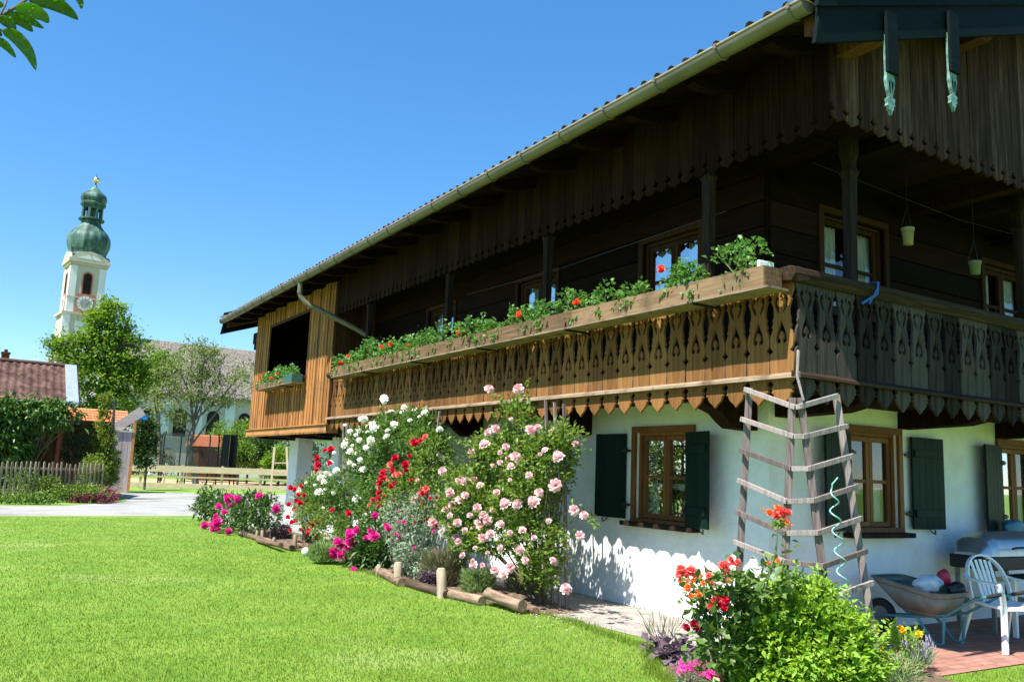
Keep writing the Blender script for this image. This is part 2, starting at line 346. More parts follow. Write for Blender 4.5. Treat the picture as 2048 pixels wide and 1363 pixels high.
def scatter_blooms(kind, blobs, n, r, parent, zmin=.25, face=(-.5, -.6, .5), push=1.04, mind=.5):
    got = []; vol = np.array([b[1][0]*b[1][1]*b[1][2] for b in blobs])**.67; vol /= vol.sum(); tries = 0
    while len(got) < n and tries < n*60:
        tries += 1; k = rng.choice(len(blobs), p=vol); c, rr = blobs[k]; d = rdir(1)[0]
        if d @ np.array([-.55, -.6, .35]) < -.1: continue
        p = np.array(c)+d*np.array(rr)*push*rng.uniform(.9, 1.08)
        if p[2] < zmin: continue
        if any(np.sum(((p-np.array(b[0]))/np.array(b[1]))**2) < .75 for i, b in enumerate(blobs) if i != k): continue
        if got and min(np.linalg.norm(p-g) for g in got) < mind*r: continue
        got.append(p); bloom(kind, p, r, parent, Vector(d)+Vector(face))
    return got
def twigs(root, base, C_, n, mat='stem', r0=.014, name='stems'):
    idx = rng.choice(len(C_), min(n, len(C_)), replace=False); return stems(name, base, [C_[i] for i in idx], M[mat], root, r0)

# ------------------------------------------------------------ ground, road, paving
def sheet(name, poly, z, mat, kind='structure', sub=None):
    me = bpy.data.meshes.new(name); me.from_pydata([(x, y, z) for x, y in poly], [], [tuple(range(len(poly)))])
    o = link(name, me, mat); return tag(o, kind=kind)
M['lawn'] = noisemat('lawn_turf', [(.3, (.085, .175, .013)), (.5, (.125, .225, .02)), (.7, (.18, .27, .04))], (1, 1, 1), 1.1, 12, .9, .5, .03, dirt=((.3, .33, .12), .45, .56, .9))
M['farground'] = noisemat('meadow', [(.3, (.12, .22, .03)), (.7, (.2, .31, .05))], (1, 1, 1), .4, 8, .95, .2)
M['asphalt'] = noisemat('pale_road', [(.3, (.24, .24, .225)), (.7, (.36, .35, .33))], (1, 1, 1), 9, 12, .9, .3, .01, dirt=((.17, .16, .14), .6, .5, .75))
def brickmat(name, c1, c2, cm, sx, sy, rot=0.):
    m, n, p, o = newmat(name); t = N(n, 'TexCoord'); mp = N(n, 'Mapping'); mp.inputs['Rotation'].default_value[2] = rot
    n.links.new(t.outputs['Object'], mp.inputs[0]); b = N(n, 'TexBrick'); b.inputs['Scale'].default_value = 1
    b.inputs['Brick Width'].default_value = sx; b.inputs['Row Height'].default_value = sy; b.inputs['Mortar Size'].default_value = .006; b.inputs['Bias'].default_value = 0
    b.inputs['Color1'].default_value = (*c1, 1); b.inputs['Color2'].default_value = (*c2, 1); b.inputs['Mortar'].default_value = (*cm, 1)
    n.links.new(mp.outputs[0], b.inputs[0]); ns = N(n, 'TexNoise'); ns.inputs['Scale'].default_value = 6; ns.inputs['Detail'].default_value = 10
    n.links.new(t.outputs['Object'], ns.inputs[0]); mx = N(n, 'Mix', data_type='RGBA', blend_type='OVERLAY'); mx.inputs[0].default_value = .6
    n.links.new(b.outputs[0], mx.inputs[6]); n.links.new(ns.outputs['Fac'], mx.inputs[7]); n.links.new(mx.outputs[2], p.inputs[0])
    p.inputs['Roughness'].default_value = .9; bp = N(n, 'Bump'); bp.inputs['Strength'].default_value = .5; bp.inputs['Distance'].default_value = .006
    n.links.new(b.outputs['Fac'], bp.inputs['Height']); bp.invert = True; n.links.new(bp.outputs[0], p.inputs['Normal']); return m
M['paver'] = brickmat('grey_paver', (.34, .305, .265), (.28, .25, .22), (.19, .165, .135), .2, .1, .1)
M['redbrick'] = brickmat('red_brick_paver', (.36, .17, .12), (.28, .12, .085), (.15, .1, .07), .22, .11, .0)
M['soil'] = noisemat('bed_soil', [(.3, (.06, .038, .024)), (.5, (.13, .09, .06)), (.7, (.26, .19, .13))], (1, 1, 1), 16, 10, .95, .9, .03)
M['sand'] = noisemat('sandy_field', [(.3, (.42, .27, .14)), (.7, (.55, .38, .22))], (1, 1, 1), 1, 8, .95, .2)
sheet('ground', [(-400, -300), (700, -300), (700, 900), (-400, 900)], -.02, M['farground'])
sheet('lawn', [(-22, -8), (14, -8), (14, 4.62), (7.3, 4.62), (6.0, 5.9), (5.75, 8.3), (5.35, 10), (5.2, 16), (5.1, 21.4), (5.6, 24.6), (5.3, 26), (.5, 25.35), (-22, 25.0)], 0, M['lawn'])
sheet('road', [(-60, 24.6), (-22, 25.0), (.5, 25.35), (5.3, 26), (5.6, 24.6), (5.5, 19), (30, 19), (30, 46), (7.6, 43.2), (5.3, 41.6), (4.7, 34.3), (2.4, 30.6), (-2, 29.6), (-60, 28.5)], -.008, M['asphalt'])
sheet('side_path', [(5.75, 8.3), (6.0, 5.9), (7.0, 5.2), (7.3, 4.62), (7.7, 4.62), (7.7, 7), (7.3, 19), (6.0, 19), (6.05, 9.6)], .004, M['paver'])
sheet('brick_terrace', [(7.2, 4.62), (24, 4.62), (24, 6.6), (7.0, 6.6)], .009, M['redbrick'])
def soilbed():
    V = []; F = []; nx, ny = 8, 90
    for j in range(ny+1):
        y = 8.4+(21.2-8.4)*j/ny; xl = 5.2+.25*max(0, (10.5-y)/2); xr = 6.45
        for i in range(nx+1):
            u = i/nx; e_ = min(1, (y-8.4)/1.2, (21.2-y)/1.2); V.append((xl+(xr-xl)*u+(1-e_)*(.5-u)*.5, y, .006+e_*.055*math.sin(math.pi*u)*(1+.5*math.sin(y*5+u*7))))
    for j in range(ny):
        for i in range(nx): a = j*(nx+1)+i; F.append((a, a+1, a+nx+2, a+nx+1))
    tag(link('bed_soil', npmesh('bed_soil', V, F, None, True), M['soil']), kind='structure')
soilbed()
sheet('front_bed_soil', [(4.6, 3.9), (6.9, 3.9), (7.3, 4.7), (6.6, 5.6), (5.7, 6.3), (5.0, 5.6)], .011, M['soil'])
sheet('sand_patch', [(6, 60), (34, 56), (40, 66), (8, 71)], -.012, M['sand'])
# grass blades : near lawn only, thinning with distance
def grass():
    n = 420000
    d = 4.2*np.exp(rng.random(n)*math.log(25.2/4.2)); az = rng.uniform(math.radians(-16), math.radians(68), n)
    x = d*np.sin(az); y = d*np.cos(az)
    def edge(y): return np.interp(y, [-8, 3.5, 3.9, 5.6, 6.3, 8.3, 10, 16, 21.4, 25.2], [14, 14, 4.55, 4.95, 5.6, 5.7, 5.33, 5.17, 5.05, 5.3])
    k = ((x < edge(y)+rng.normal(size=n)*.03) | ((x > 7.0) & (y < 4.6))) & (y < 25.2) & (y > 1)
    x = x[k]; y = y[k]; d = d[k]; n = len(x)
    tuft = .5+.5*np.sin(x*1.7+np.sin(y*1.3)*2)*np.sin(y*1.1+x*.6)
    h = (.014+.022*rng.random(n)**2)*(1+.2*tuft)*(1.1-d/60); wd = .0018*(.7+d/7)
    a = rng.uniform(0, 6.28, n); l = rng.normal(size=(n, 2))*.35*h[:, None]
    P0 = np.stack([x, y, np.zeros(n)], 1); s = np.stack([np.cos(a), np.sin(a), np.zeros(n)], 1)*wd[:, None]
    T = P0+np.concatenate([l, h[:, None]], 1)
    lf = .5+.25*np.sin(x*.9+1.3*np.sin(y*.47))+.25*np.sin(y*.8+1.1*np.sin(x*.6+2)); R_ = np.clip(rng.random(n)*.45+.3*tuft+.3*lf-.05, 0, 1)
    edge_d = np.exp(-((x-5.6)**2+(y-7.2)**2*.35)/1.6); dry = rng.random(n) < .03+.07*(lf > .8)+.45*edge_d
    V = np.stack([P0-s, P0+s, T], 1); Vd = V[dry].reshape(-1, 3); V = V[~dry].reshape(-1, 3); F = np.arange(len(V)).reshape(-1, 3)
    tag(link('dry_grass', npmesh('dry_grass', Vd, np.arange(len(Vd)).reshape(-1, 3), rng.random(len(Vd)//3)), L['drygrass']), kind='stuff')
    o = link('grass', npmesh('grass', V, F, R_[~dry]), L['grass']); tag(o, kind='stuff')
grass()
def edging_grass():
    n = 9000; V = []; t = rng.random(n); pts = np.array([(4.6, 3.85), (4.9, 5.6), (5.55, 6.4), (5.72, 8.2), (5.3, 9.9), (5.2, 12), (5.15, 20)])
    seg = np.concatenate([[0], np.cumsum(np.linalg.norm(np.diff(pts, axis=0), axis=1))]); u = t**1.6*seg[-1]
    x = np.interp(u, seg, pts[:, 0])+rng.normal(size=n)*.05; y = np.interp(u, seg, pts[:, 1])+rng.normal(size=n)*.04
    h = rng.uniform(.03, .10, n)*np.where(y < 8, 1, .6); a = rng.uniform(0, 6.28, n); l = rng.normal(size=(n, 2))*.3*h[:, None]
    P0 = np.stack([x, y, np.zeros(n)], 1); s = np.stack([np.cos(a), np.sin(a), 0*a], 1)*.0035; T = P0+np.concatenate([l, h[:, None]], 1)
    V = np.stack([P0-s, P0+s, T], 1).reshape(-1, 3)
    tag(link('long_grass', npmesh('long_grass', V, np.arange(3*n).reshape(-1, 3), rng.random(n)), L['grass']), 'longer untrimmed grass fringe along the bed edges', 'grass', kind='stuff')
edging_grass()
# ------------------------------------------------------------ farmhouse
XW, YW, XB, YB = 7.14, 6.4, 6.2, 5.24      # wall planes, balcony face planes
YE = 23.5; XR = 21.0; RIDGE = 14.0; SL = .343
EX, EZ = 5.45, 5.50                          # eave line of the roof boarding
YV, YR = 4.35, 24.8                          # near and far verge
def roofz(x): return EZ+SL*((x if x <= RIDGE else 2*RIDGE-x)-EX)
house = thing('farmhouse', 'large old farmhouse with white ground floor, carved wooden balcony and long tiled eaves', 'house', (XW, YW, 0))
def wall_panel(mb, org, eu, W, H, holes, th, en):
    """wall in plane (u along eu, v up) from org, thickness th along en (inwards); holes = [(u0,u1,v0,v1)]"""
    org = Vector(org); eu = Vector(eu); en = Vector(en); ez = Vector((0, 0, 1))
    us = sorted({0, W, *[h[0] for h in holes], *[h[1] for h in holes]}); vs = sorted({0, H, *[h[2] for h in holes], *[h[3] for h in holes]})
    def inh(u, v): return any(h[0] < u < h[1] and h[2] < v < h[3] for h in holes)
    for i in range(len(us)-1):
        for j in range(len(vs)-1):
            if inh((us[i]+us[i+1])/2, (vs[j]+vs[j+1])/2): continue
            for dpt in (0, th):
                o = org+en*dpt
                q = [o+eu*us[i]+ez*vs[j], o+eu*us[i+1]+ez*vs[j], o+eu*us[i+1]+ez*vs[j+1], o+eu*us[i]+ez*vs[j+1]]
                mb.add(q, [(0, 1, 2, 3)])
    for u0, u1, v0, v1 in holes:
        for (a, b), (c, d) in (((u0, v0), (u1, v0)), ((u0, v1), (u1, v1)), ((u0, v0), (u0, v1)), ((u1, v0), (u1, v1))):
            p = org+eu*a+ez*b; q = org+eu*c+ez*d; mb.add([p, q, q+en*th, p+en*th], [(0, 1, 2, 3)])
# ground floor: long wall (u along +Y from the corner), gable wall (u along +X)
longwin = [(1.165, 2.165, 1.04, 2.18), (4.6, 5.6, 1.04, 2.18)]
gabwin = [(1.31, 2.2, 1.08, 2.24), (4.4, 5.3, 1.08, 2.24), (8.2, 9.1, 1.08, 2.24), (11.4, 12.3, 1.08, 2.24)]
mb = MB()
YP = 18.3
wall_panel(mb, (XW, YW, 0), (0, 1, 0), YP-YW, 2.6, longwin, .35, (1, 0, 0))
wall_panel(mb, (XW, YW, 0), (1, 0, 0), XR-XW, 2.6, gabwin, .35, (0, 1, 0))
mb.box(XW, 9.3, YP-.05, YP+.25, 0, 2.6)                    # return of the recessed porch
mb.box(9.0, 9.3, YP+.25, YE, 0, 2.6)
mb.box(XR-.35, XR, YW+.35, YE, 0, 2.6); mb.box(9.3, XR-.35, YE-.35, YE, 0, 2.6)
walls = mb.build('wall', M['plaster'], house)
for pa, pb in ((22.75, 23.5), (19.6, 20.1)): MB().box(7.2, 7.62, pa, pb, 0, 2.4).build('pillar', M['plaster'], house, .02)
MB().box(9.31, XR-.4, YW+.36, YE-.4, .3, .35).build('floor', M['room'], house)
MB().box(XW+1.6, XW+1.65, YW+.36, YP-.1, .0, 2.5).box(XW+1.7, XR-.4, YW+1.7, YW+1.75, 0, 2.5).build('inner_wall', M['room'], house)

# upper storey log walls with window holes
upl = [(1.0, 2.06, .95, 2.03), (4.05, 5.15, .95, 2.03), (7.35, 8.45, .95, 2.03)]
upg = [(.86, 2.0, .95, 2.15), (4.15, 5.25, .95, 2.08), (8.2, 9.3, .95, 2.08)]
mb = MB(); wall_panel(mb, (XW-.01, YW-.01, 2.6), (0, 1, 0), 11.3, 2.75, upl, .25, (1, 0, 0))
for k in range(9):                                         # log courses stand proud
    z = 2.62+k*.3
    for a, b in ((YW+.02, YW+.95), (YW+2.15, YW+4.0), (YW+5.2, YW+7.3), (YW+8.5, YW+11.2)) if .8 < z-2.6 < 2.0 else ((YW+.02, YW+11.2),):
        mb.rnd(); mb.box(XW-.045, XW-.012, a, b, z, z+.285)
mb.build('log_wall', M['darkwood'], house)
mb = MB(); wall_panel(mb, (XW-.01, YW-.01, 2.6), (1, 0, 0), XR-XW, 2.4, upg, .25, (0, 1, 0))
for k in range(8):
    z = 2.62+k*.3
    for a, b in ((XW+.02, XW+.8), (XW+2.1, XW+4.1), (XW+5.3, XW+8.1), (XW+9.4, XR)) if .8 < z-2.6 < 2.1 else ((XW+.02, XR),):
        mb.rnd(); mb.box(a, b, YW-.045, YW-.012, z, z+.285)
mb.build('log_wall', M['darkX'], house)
mb = MB()   # gable triangle, closed attic
mb.prism([(XW, 5.0), (XR, 5.0), (XR, roofz(XR)-.3), (RIDGE, roofz(RIDGE)-.3), (XW, roofz(XW)-.3)], (0, YW+.02, 0), (1, 0, 0), (0, 0, 1), (0, 1, 0), .2)
mb.prism([(XW, 2.6), (XR, 2.6), (XR, roofz(XR)-.3), (RIDGE, roofz(RIDGE)-.3), (XW, roofz(XW)-.3)], (0, 23.6, 0), (1, 0, 0), (0, 0, 1), (0, 1, 0), .2)
mb.box(XR-.3, XR-.05, YW+.3, 23.6, 2.6, roofz(XR)-.3)
mb.build('attic_wall', M['darkX'], house)
MB().box(XW+1.3, XW+1.35, YW+.3, 17.5, 2.7, 5.1).box(XW+1.4, XR-.4, YW+1.4, YW+1.45, 2.7, 5.0).build('inner_wall', M['room'], house)

# window maker
def frame_rect(mb, org, eu, en, u0, u1, v0, v1, w_, d0, d1):
    """rectangular frame of four bars, d0..d1 along en from org"""
    org = Vector(org); eu = Vector(eu); en = Vector(en)
    for a0, a1, b0, b1 in ((u0, u1, v0, v0+w_), (u0, u1, v1-w_, v1), (u0, u0+w_, v0+w_, v1-w_), (u1-w_, u1, v0+w_, v1-w_)):
        mb.rnd(); mb.prism([(a0, b0), (a1, b0), (a1, b1), (a0, b1)], org+en*d0, eu, (0, 0, 1), en, d1-d0)
def window(org, eu, en, h, name='window', mat='oak', curt='half', trim=True):
    """casement window in hole h; en points inwards"""
    u0, u1, v0, v1 = h; org = Vector(org); eu = Vector(eu); en = Vector(en); ez = Vector((0, 0, 1))
    m = MB()
    frame_rect(m, org, eu, en, u0, u1, v0, v1, .055, .03, .13)
    if trim: frame_rect(m, org, eu, en, u0-.07, u1+.07, v0-.02, v1+.06, .075, -.045, -.005)
    f = m.build(name, M[mat], house, .004)
    um = (u0+u1)/2; m = MB()
    for a, b in ((u0+.06, um-.004), (um+.004, u1-.06)):
        frame_rect(m, org, eu, en, a, b, v0+.06, v1-.06, .058, .05, .10)
        z = v0+(v1-v0)*.5; m.rnd(); m.prism([(a+.058, z-.02), (b-.058, z-.02), (b-.058, z+.02), (a+.058, z+.02)], org+en*.055, eu, ez, en, .035)
    m.build('sash', M[mat], f, .003)
    m = MB()
    for a, b in ((u0+.11, um-.06), (um+.06, u1-.11)):
        o = org+en*.075; m.add([o+eu*a+ez*(v0+.11), o+eu*b+ez*(v0+.11), o+eu*b+ez*(v1-.11), o+eu*a+ez*(v1-.11)], [(0, 1, 2, 3)])
    m.build('pane', M['glass'], f)
    V = []; F = []       # pleated curtain
    def pleat(a, b, z0, z1, dp, scal):
        n = 60; base = len(V)
        for i in range(n+1):
            u = a+(b-a)*i/n; dd = dp+.018*math.sin(u*85+v0*9); zz = z0-(.025*abs(math.sin(u*60)) if scal else 0)
            V.append(tuple(org+en*dd+eu*u+ez*zz-_off(f))); V.append(tuple(org+en*dd+eu*u+ez*z1-_off(f)))
        for i in range(n): k = base+2*i; F.append((k, k+2, k+3, k+1))
    if curt == 'half':
        zc = v0+(v1-v0)*.44; pleat(u0+.06, u1-.06, zc-.06, zc, .17, True); pleat(u0+.06, u0+.2, v0+.1, zc-.05, .18, False); pleat(u1-.24, u1-.06, v0+.1, zc-.05, .18, False)
    else:
        pleat(u0+.06, um-.14, v0+.08, v1-.1, .16, False); pleat(um+.1, u1-.06, v0+.08, v1-.1, .16, False)
    link('curtain', npmesh('curtain', V, F, None, True), M['curtain'], f)
    return f
for h in longwin: window((XW, YW, 0), (0, 1, 0), (1, 0, 0), h)
for h in gabwin: window((XW, YW, 0), (1, 0, 0), (0, 1, 0), h)
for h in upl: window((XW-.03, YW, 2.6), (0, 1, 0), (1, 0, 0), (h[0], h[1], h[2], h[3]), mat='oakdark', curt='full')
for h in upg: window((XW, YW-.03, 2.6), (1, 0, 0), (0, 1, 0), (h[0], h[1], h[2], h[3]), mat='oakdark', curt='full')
# sills
def sill(p0, p1, out, name='window_sill'):
    p0 = Vector(p0); p1 = Vector(p1); out = Vector(out); e = (p1-p0)
    m = MB(); m.prism([(0, 0), (0, .13), (.02, .155), (e.length-.02, .155), (e.length, .13), (e.length, 0)], p0, e.normalized(), out, (0, 0, 1), -.055)
    return m.build(name, M['darkZ'], house, .006)
sill((XW-.002, YW+1.02, 1.05), (XW-.002, YW+2.33, 1.05), (-1, 0, 0)); sill((XW-.002, YW+4.5, 1.05), (XW-.002, YW+5.7, 1.05), (-1, 0, 0))
for h in gabwin: sill((XW+h[0]-.12, YW-.002, 1.08), (XW+h[1]+.13, YW-.002, 1.08), (0, -1, 0))
# shutters: leaf hinged at p, swung open; direction vector d along the wall with a slight gap
def shutter(p, d, w_, z0, z1, hookdir):
    p = Vector(p); d = Vector(d).normalized(); nn = d.cross(Vector((0, 0, 1)))
    m = MB(); nb = 5
    for k in range(nb):
        m.rnd(); a = k*w_/nb; m.prism([(a+.001, 0), (a+w_/nb-.001, 0), (a+w_/nb-.001, z1-z0), (a+.001, z1-z0)], p+Vector((0, 0, z0)), d, (0, 0, 1), nn, .03)
    for zz in (.14, z1-z0-.24):
        m.prism([(.03, zz), (w_-.03, zz), (w_-.03, zz+.09), (.03, zz+.09)], p+nn*.0305+Vector((0, 0, z0)), d, (0, 0, 1), nn, .018)
    s = m.build('shutter', M['shutter'], house, .003)
    m = MB()
    for zz in (z0+.18, z1-.22):
        m.beam(p-d*.1+Vector((0, 0, zz)), p+d*.05+Vector((0, 0, zz)), .02, .03); m.beam(p-d*.02+Vector((0, 0, zz-.03)), p-d*.02+Vector((0, 0, zz+.03)), .03, .03)
    m.build('hinge', M['iron'], s)
    m = MB(); q = p+d*w_*.72+Vector((0, 0, z0-.01)); m.beam(q, q+Vector((0, 0, -.05)), .012, .012); m.tube([q+Vector((0, 0, -.05)), q-d*.06+Vector((0, 0, -.03)), q-d*.1], .007, 6)
    m.build('stay', M['iron'], s); return s
g = .05
shutter((XW-g, 8.75, 0), (-.05, 1, 0), .59, 1.07, 2.155, 1)
shutter((XW-g-.03, 7.555, 0), (-.28, -1, 0), .53, 1.06, 2.145, 1)
for y in (11.0,): shutter((XW-g-.03, y-.06, 0), (-.1, -1, 0), .55, 1.06, 2.15, 1); shutter((XW-g, 12.06, 0), (-.1, 1, 0), .55, 1.06, 2.15, 1)
for h in gabwin:
    shutter((XW+h[0]-.05, YW-g-.03, 0), (-1, -.18, 0), .56, 1.1, 2.2, 1)
    shutter((XW+h[1]+.20, YW-g, 0), (1, -.04, 0), .6, 1.12, 2.215, 1)
# ---- roof
def build_roof():
    pit = .205; rowl = .34; sub = 6
    ny = int((YR-YV)/pit)*sub; run = (RIDGE-EX)*math.sqrt(1+SL*SL); nr = int(run/rowl)
    nrm = Vector((-SL, 0, 1)).normalized(); du = Vector((1, 0, SL)).normalized()
    for side in (0, 1):
        V = []; F = []; R = []
        ys = np.linspace(YV, YR, ny+1); ph = (ys-YV)/pit*2*math.pi
        prof = .035+.032*np.sign(np.sin(ph))*np.abs(np.sin(ph))**.7
        rows = []
        for r in range(nr+1):
            jit = rng.normal(size=ny//sub+1)*.004
            for t, lift in ((0., .03), (1., .0)):
                s = -.055+r*rowl+t*rowl*.995
                b = len(V)//1; rows.append(b)
                for i in range(ny+1):
                    o = np.array([EX, 0, EZ+.065])+np.array(du)*s+np.array(nrm)*(prof[i]+lift+jit[i//sub])
                    V.append((o[0] if side == 0 else 2*RIDGE-o[0], ys[i], o[2]))
        rr = rng.random((nr+1, ny//sub+1))
        for q in range(len(rows)-1):
            a = rows[q]; b = rows[q+1]
            for i in range(ny):
                F.append((a+i, a+i+1, b+i+1, b+i)); R.append(rr[q//2, i//sub])
        # underside lip at the eave
        a = rows[0]; b = len(V)
        for i in range(ny+1): v = V[a+i]; V.append((v[0]+(.012 if side == 0 else -.012), v[1], v[2]-.022))
        for i in range(ny): F.append((a+i, a+i+1, b+i+1, b+i)); R.append(.3)
        V = np.array(V)-np.array(house.location)
        o = link('roof', npmesh('roof', V, F, R), M['tile'], house)
        m = MB()
        for k in range(int((YR-YV)/.16)):                    # sheathing boards seen from below
            m.rnd(); y = YV+k*.16
            if y+.158 > YR: break
            xs = [EX, RIDGE] if side == 0 else [2*RIDGE-EX, RIDGE]
            m.add([(xs[0], y, EZ), (xs[1], y, roofz(RIDGE)), (xs[1], y+.158, roofz(RIDGE)), (xs[0], y+.158, EZ), (xs[0], y, EZ-.03), (xs[1], y, roofz(RIDGE)-.03), (xs[1], y+.158, roofz(RIDGE)-.03), (xs[0], y+.158, EZ-.03)],
                  [(0, 1, 2, 3), (7, 6, 5, 4), (0, 4, 5, 1), (3, 2, 6, 7), (0, 3, 7, 4), (1, 5, 6, 2)])
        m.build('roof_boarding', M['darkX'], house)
    return o
build_roof()
y = 4.95
raft = []
while y < 24.7:
    m = MB(); x0, x1 = 5.52, 7.6; zt = lambda x: roofz(x)-.035
    m.prism([(x0, zt(x0)), (x0, zt(x0)-.05), (x0+.12, zt(x0+.12)-.11), (x0+.35, zt(x0+.35)-.16), (x1, zt(x1)-.16), (x1, zt(x1))], (0, y-.06, 0), (1, 0, 0), (0, 0, 1), (0, 1, 0), .12)
    m.build('rafter', M['darkX'], house); y += .97
# soffit of the near verge: outer rafter
for yy in (4.42, 24.62):
    m = MB()
    for sgn in (0, 1):
        f_ = (lambda x: x) if sgn == 0 else (lambda x: 2*RIDGE-x)
        m.prism([(f_(5.5), roofz(5.5)-.035), (f_(5.5), roofz(5.5)-.2), (RIDGE, roofz(RIDGE)-.2), (RIDGE, roofz(RIDGE)-.035)], (0, yy, 0), (1, 0, 0), (0, 0, 1), (0, 1, 0), .1)
    m.build('verge_rafter', M['brown'], house)
# bargeboards: two stacked painted boards
for yy, dy in ((YV-.02, -.04), (YR+.02, .04)):
    for lo, hi, pr in ((0, .33, 0), (.31, .62, -.028)):
        m = MB()
        for sgn in (0, 1):
            f_ = (lambda x: x) if sgn == 0 else (lambda x: 2*RIDGE-x)
            b0 = lambda x: 5.115+SL*(x-5.333)
            m.prism([(f_(5.36), b0(5.36)+lo+.01), (f_(5.42), b0(5.42)+lo), (RIDGE, b0(RIDGE)+lo), (RIDGE, b0(RIDGE)+hi), (f_(5.42), b0(5.42)+hi)], (0, yy+pr*(1 if dy < 0 else -1), 0), (1, 0, 0), (0, 0, 1), (0, 1, 0), dy)
        m.build('bargeboard', M['teal'], house)
m = MB()
for k in range(26): 
    s = .1+k*.33
    for sgn in (1,):
        x = EX+s*.946; m.rnd(); m.beam((x, YV-.0, roofz(x)+.10), (x+.32, YV-.0, roofz(x+.32)+.09), .2, .06)
m.build('verge_tiles', M['tile'], house)
MB().beam((5.30, YR+.02, 5.62), (6.2, YR+.02, 5.62+.31), .22, .03).build('verge_flashing', M['zinc'], house)
# gutter: half round with thickness, front bead
m = MB(); gx, gz, gr = 5.385, 5.53, .085; y0, y1 = 4.38, 24.85; ns = 16
ang = [math.pi+math.pi*i/ns for i in range(ns+1)]
V = [(gx+gr*math.cos(a), yy, gz+gr*1.15*math.sin(a)) for yy in (y0, y1) for a in ang]+[(gx+(gr-.006)*math.cos(a), yy, gz+(gr-.006)*1.15*math.sin(a)) for yy in (y0, y1) for a in ang]
n1 = ns+1
m.add(V, [(i, i+1, n1+i+1, n1+i) for i in range(ns)], True); m.add(V[2*n1:], [(i, i+1, n1+i+1, n1+i) for i in range(ns)], True)
m.add(V, [(i, i+1, 2*n1+i+1, 2*n1+i) for i in range(ns)]+[(n1+i, n1+i+1, 3*n1+i+1, 3*n1+i) for i in range(ns)])
for yy in (y0+.001, y1-.001): m.add([(gx, yy, gz)]+[(gx+gr*.93*math.cos(a), yy, gz+gr*1.07*math.sin(a)) for a in ang], [tuple(range(0, n1+1))])
gutter = m.build('gutter', M['gutter'], house)
MB().tube([(gx-gr, y0-.01, gz+.004), (gx-gr, y1, gz+.004)], .011, 8).tube([(gx-gr, y0-.005, gz+.004), (gx+gr, y0-.005, gz+.004)], .008, 6).build('gutter_bead', M['copperlip'], gutter)
yy = 4.51
br0 = None
while yy < 24.7:
    if br0 is None:
        m = MB(); m.tube([(gx+(gr+.006)*math.cos(a), yy, gz+(gr+.006)*1.15*math.sin(a)) for a in ang], .009, 5); m.box(gx-gr-.018, gx-gr+.012, yy-.015, yy+.015, gz-.03, gz+.02)
        br0 = m.build('gutter_bracket', M['gutter'], gutter); yb_ = yy
    else:
        c = br0.copy(); sc.collection.objects.link(c); c.parent = gutter; c.location = (0, yy-yb_, 0)
    yy += .84
dp = [(5.4, 17.75, 5.42), (5.4, 17.75, 5.26), (5.42, 17.76, 5.16), (5.5, 17.72, 5.04), (5.62, 17.66, 4.95), (5.78, 17.58, 4.88), (6.5, 17.2, 4.5), (6.98, 16.95, 4.22), (7.03, 16.9, 4.05), (7.04, 16.9, 2.7)]
MB().tube(dp, .055, 14).build('downpipe', M['gutter'], house)
m = MB()
for i in (1, 5): m.tube([Vector(dp[i])+Vector((0, 0, .0)), Vector(dp[i]).lerp(Vector(dp[i+1]), .12 if i == 5 else .5)], .062, 14)
m.build('pipe_collar', M['gutter'], house)

# ---- upper hanging boards with scalloped lower ends
def hang_board(mb, org, eu, en, wd, ztop, zbot, th=.022):
    h = wd/2-.003
    half = [(0, 0), (.25*h, .018), (.6*h, .028), (.86*h, .05), (.97*h, .085), (.62*h, .10), (.58*h, .125), (.95*h, .14), (.8*h, .155), (h, .17)]
    tl, tr = ztop
    poly = half+[(h, tr-zbot), (-h, tl-zbot)]+[(-a, b) for a, b in half[:0:-1]]
    mb.rnd(); mb.prism(poly, Vector(org)+Vector((0, 0, zbot)), eu, (0, 0, 1), en, th)
m = MB(); y = 4.8
while y < 17.55:
    hang_board(m, (XB+random.uniform(-.004, .004), y+.1, 0), (0, -1, 0), (1, 0, 0), .2, (roofz(XB)-.04, roofz(XB)-.04), 4.79); y += .2
m.build('hanging_boards', M['fringe'], house)
m = MB(); x = XB
while x < 21.8:
    z0 = roofz(x)-.04; z1 = roofz(x+.2)-.04
    if x < RIDGE < x+.2: z0 = z1 = roofz(RIDGE-.1)-.05
    hang_board(m, (x+.1, 4.8+random.uniform(-.004, .004), 0), (1, 0, 0), (0, 1, 0), .2, (z0, z1), 4.87); x += .2
m.build('hanging_boards', M['gableboard'], house)
m = MB(); m.box(XB+.04, 21.8, 4.83, 6.38, 5.12, 5.16)
for x in np.arange(6.3, 21.6, .2): m.rnd(); m.box(x, x+.19, 4.84, 6.37, 5.09, 5.115)
for x in (7.3, 9.4, 11.5, 13.6): m.rnd(); m.box(x, x+.16, 4.9, 6.37, 4.93, 5.085)
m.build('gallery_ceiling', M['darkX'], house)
m = MB(); m.beam((6.35, 4.95, 5.16), (6.35, 18, 5.16), .14, .16); m.build('eave_beam', M['darkwood'], house)
MB().prism([(6.28, 5.24), (9, 5.24+.0), (9, 5.34), (6.28, 5.34)], (0, 4.6, 0), (1, 0, 0), (0, 0, 1), (0, 1, 0), .01)
m = MB()          # purlin ends under the verge, warm bare wood
for x, z in ((6.28, 5.50), (8.05, 6.10), (11.0, 7.12)):
    m = MB().rnd(); m.prism([(4.4, z+.17), (4.4, z+.04), (4.47, z), (5.0, z), (5.0, z+.17)], (x, 0, 0), (0, 1, 0), (0, 0, 1), (1, 0, 0), .17); m.build('purlin_end', M['brown'], house)

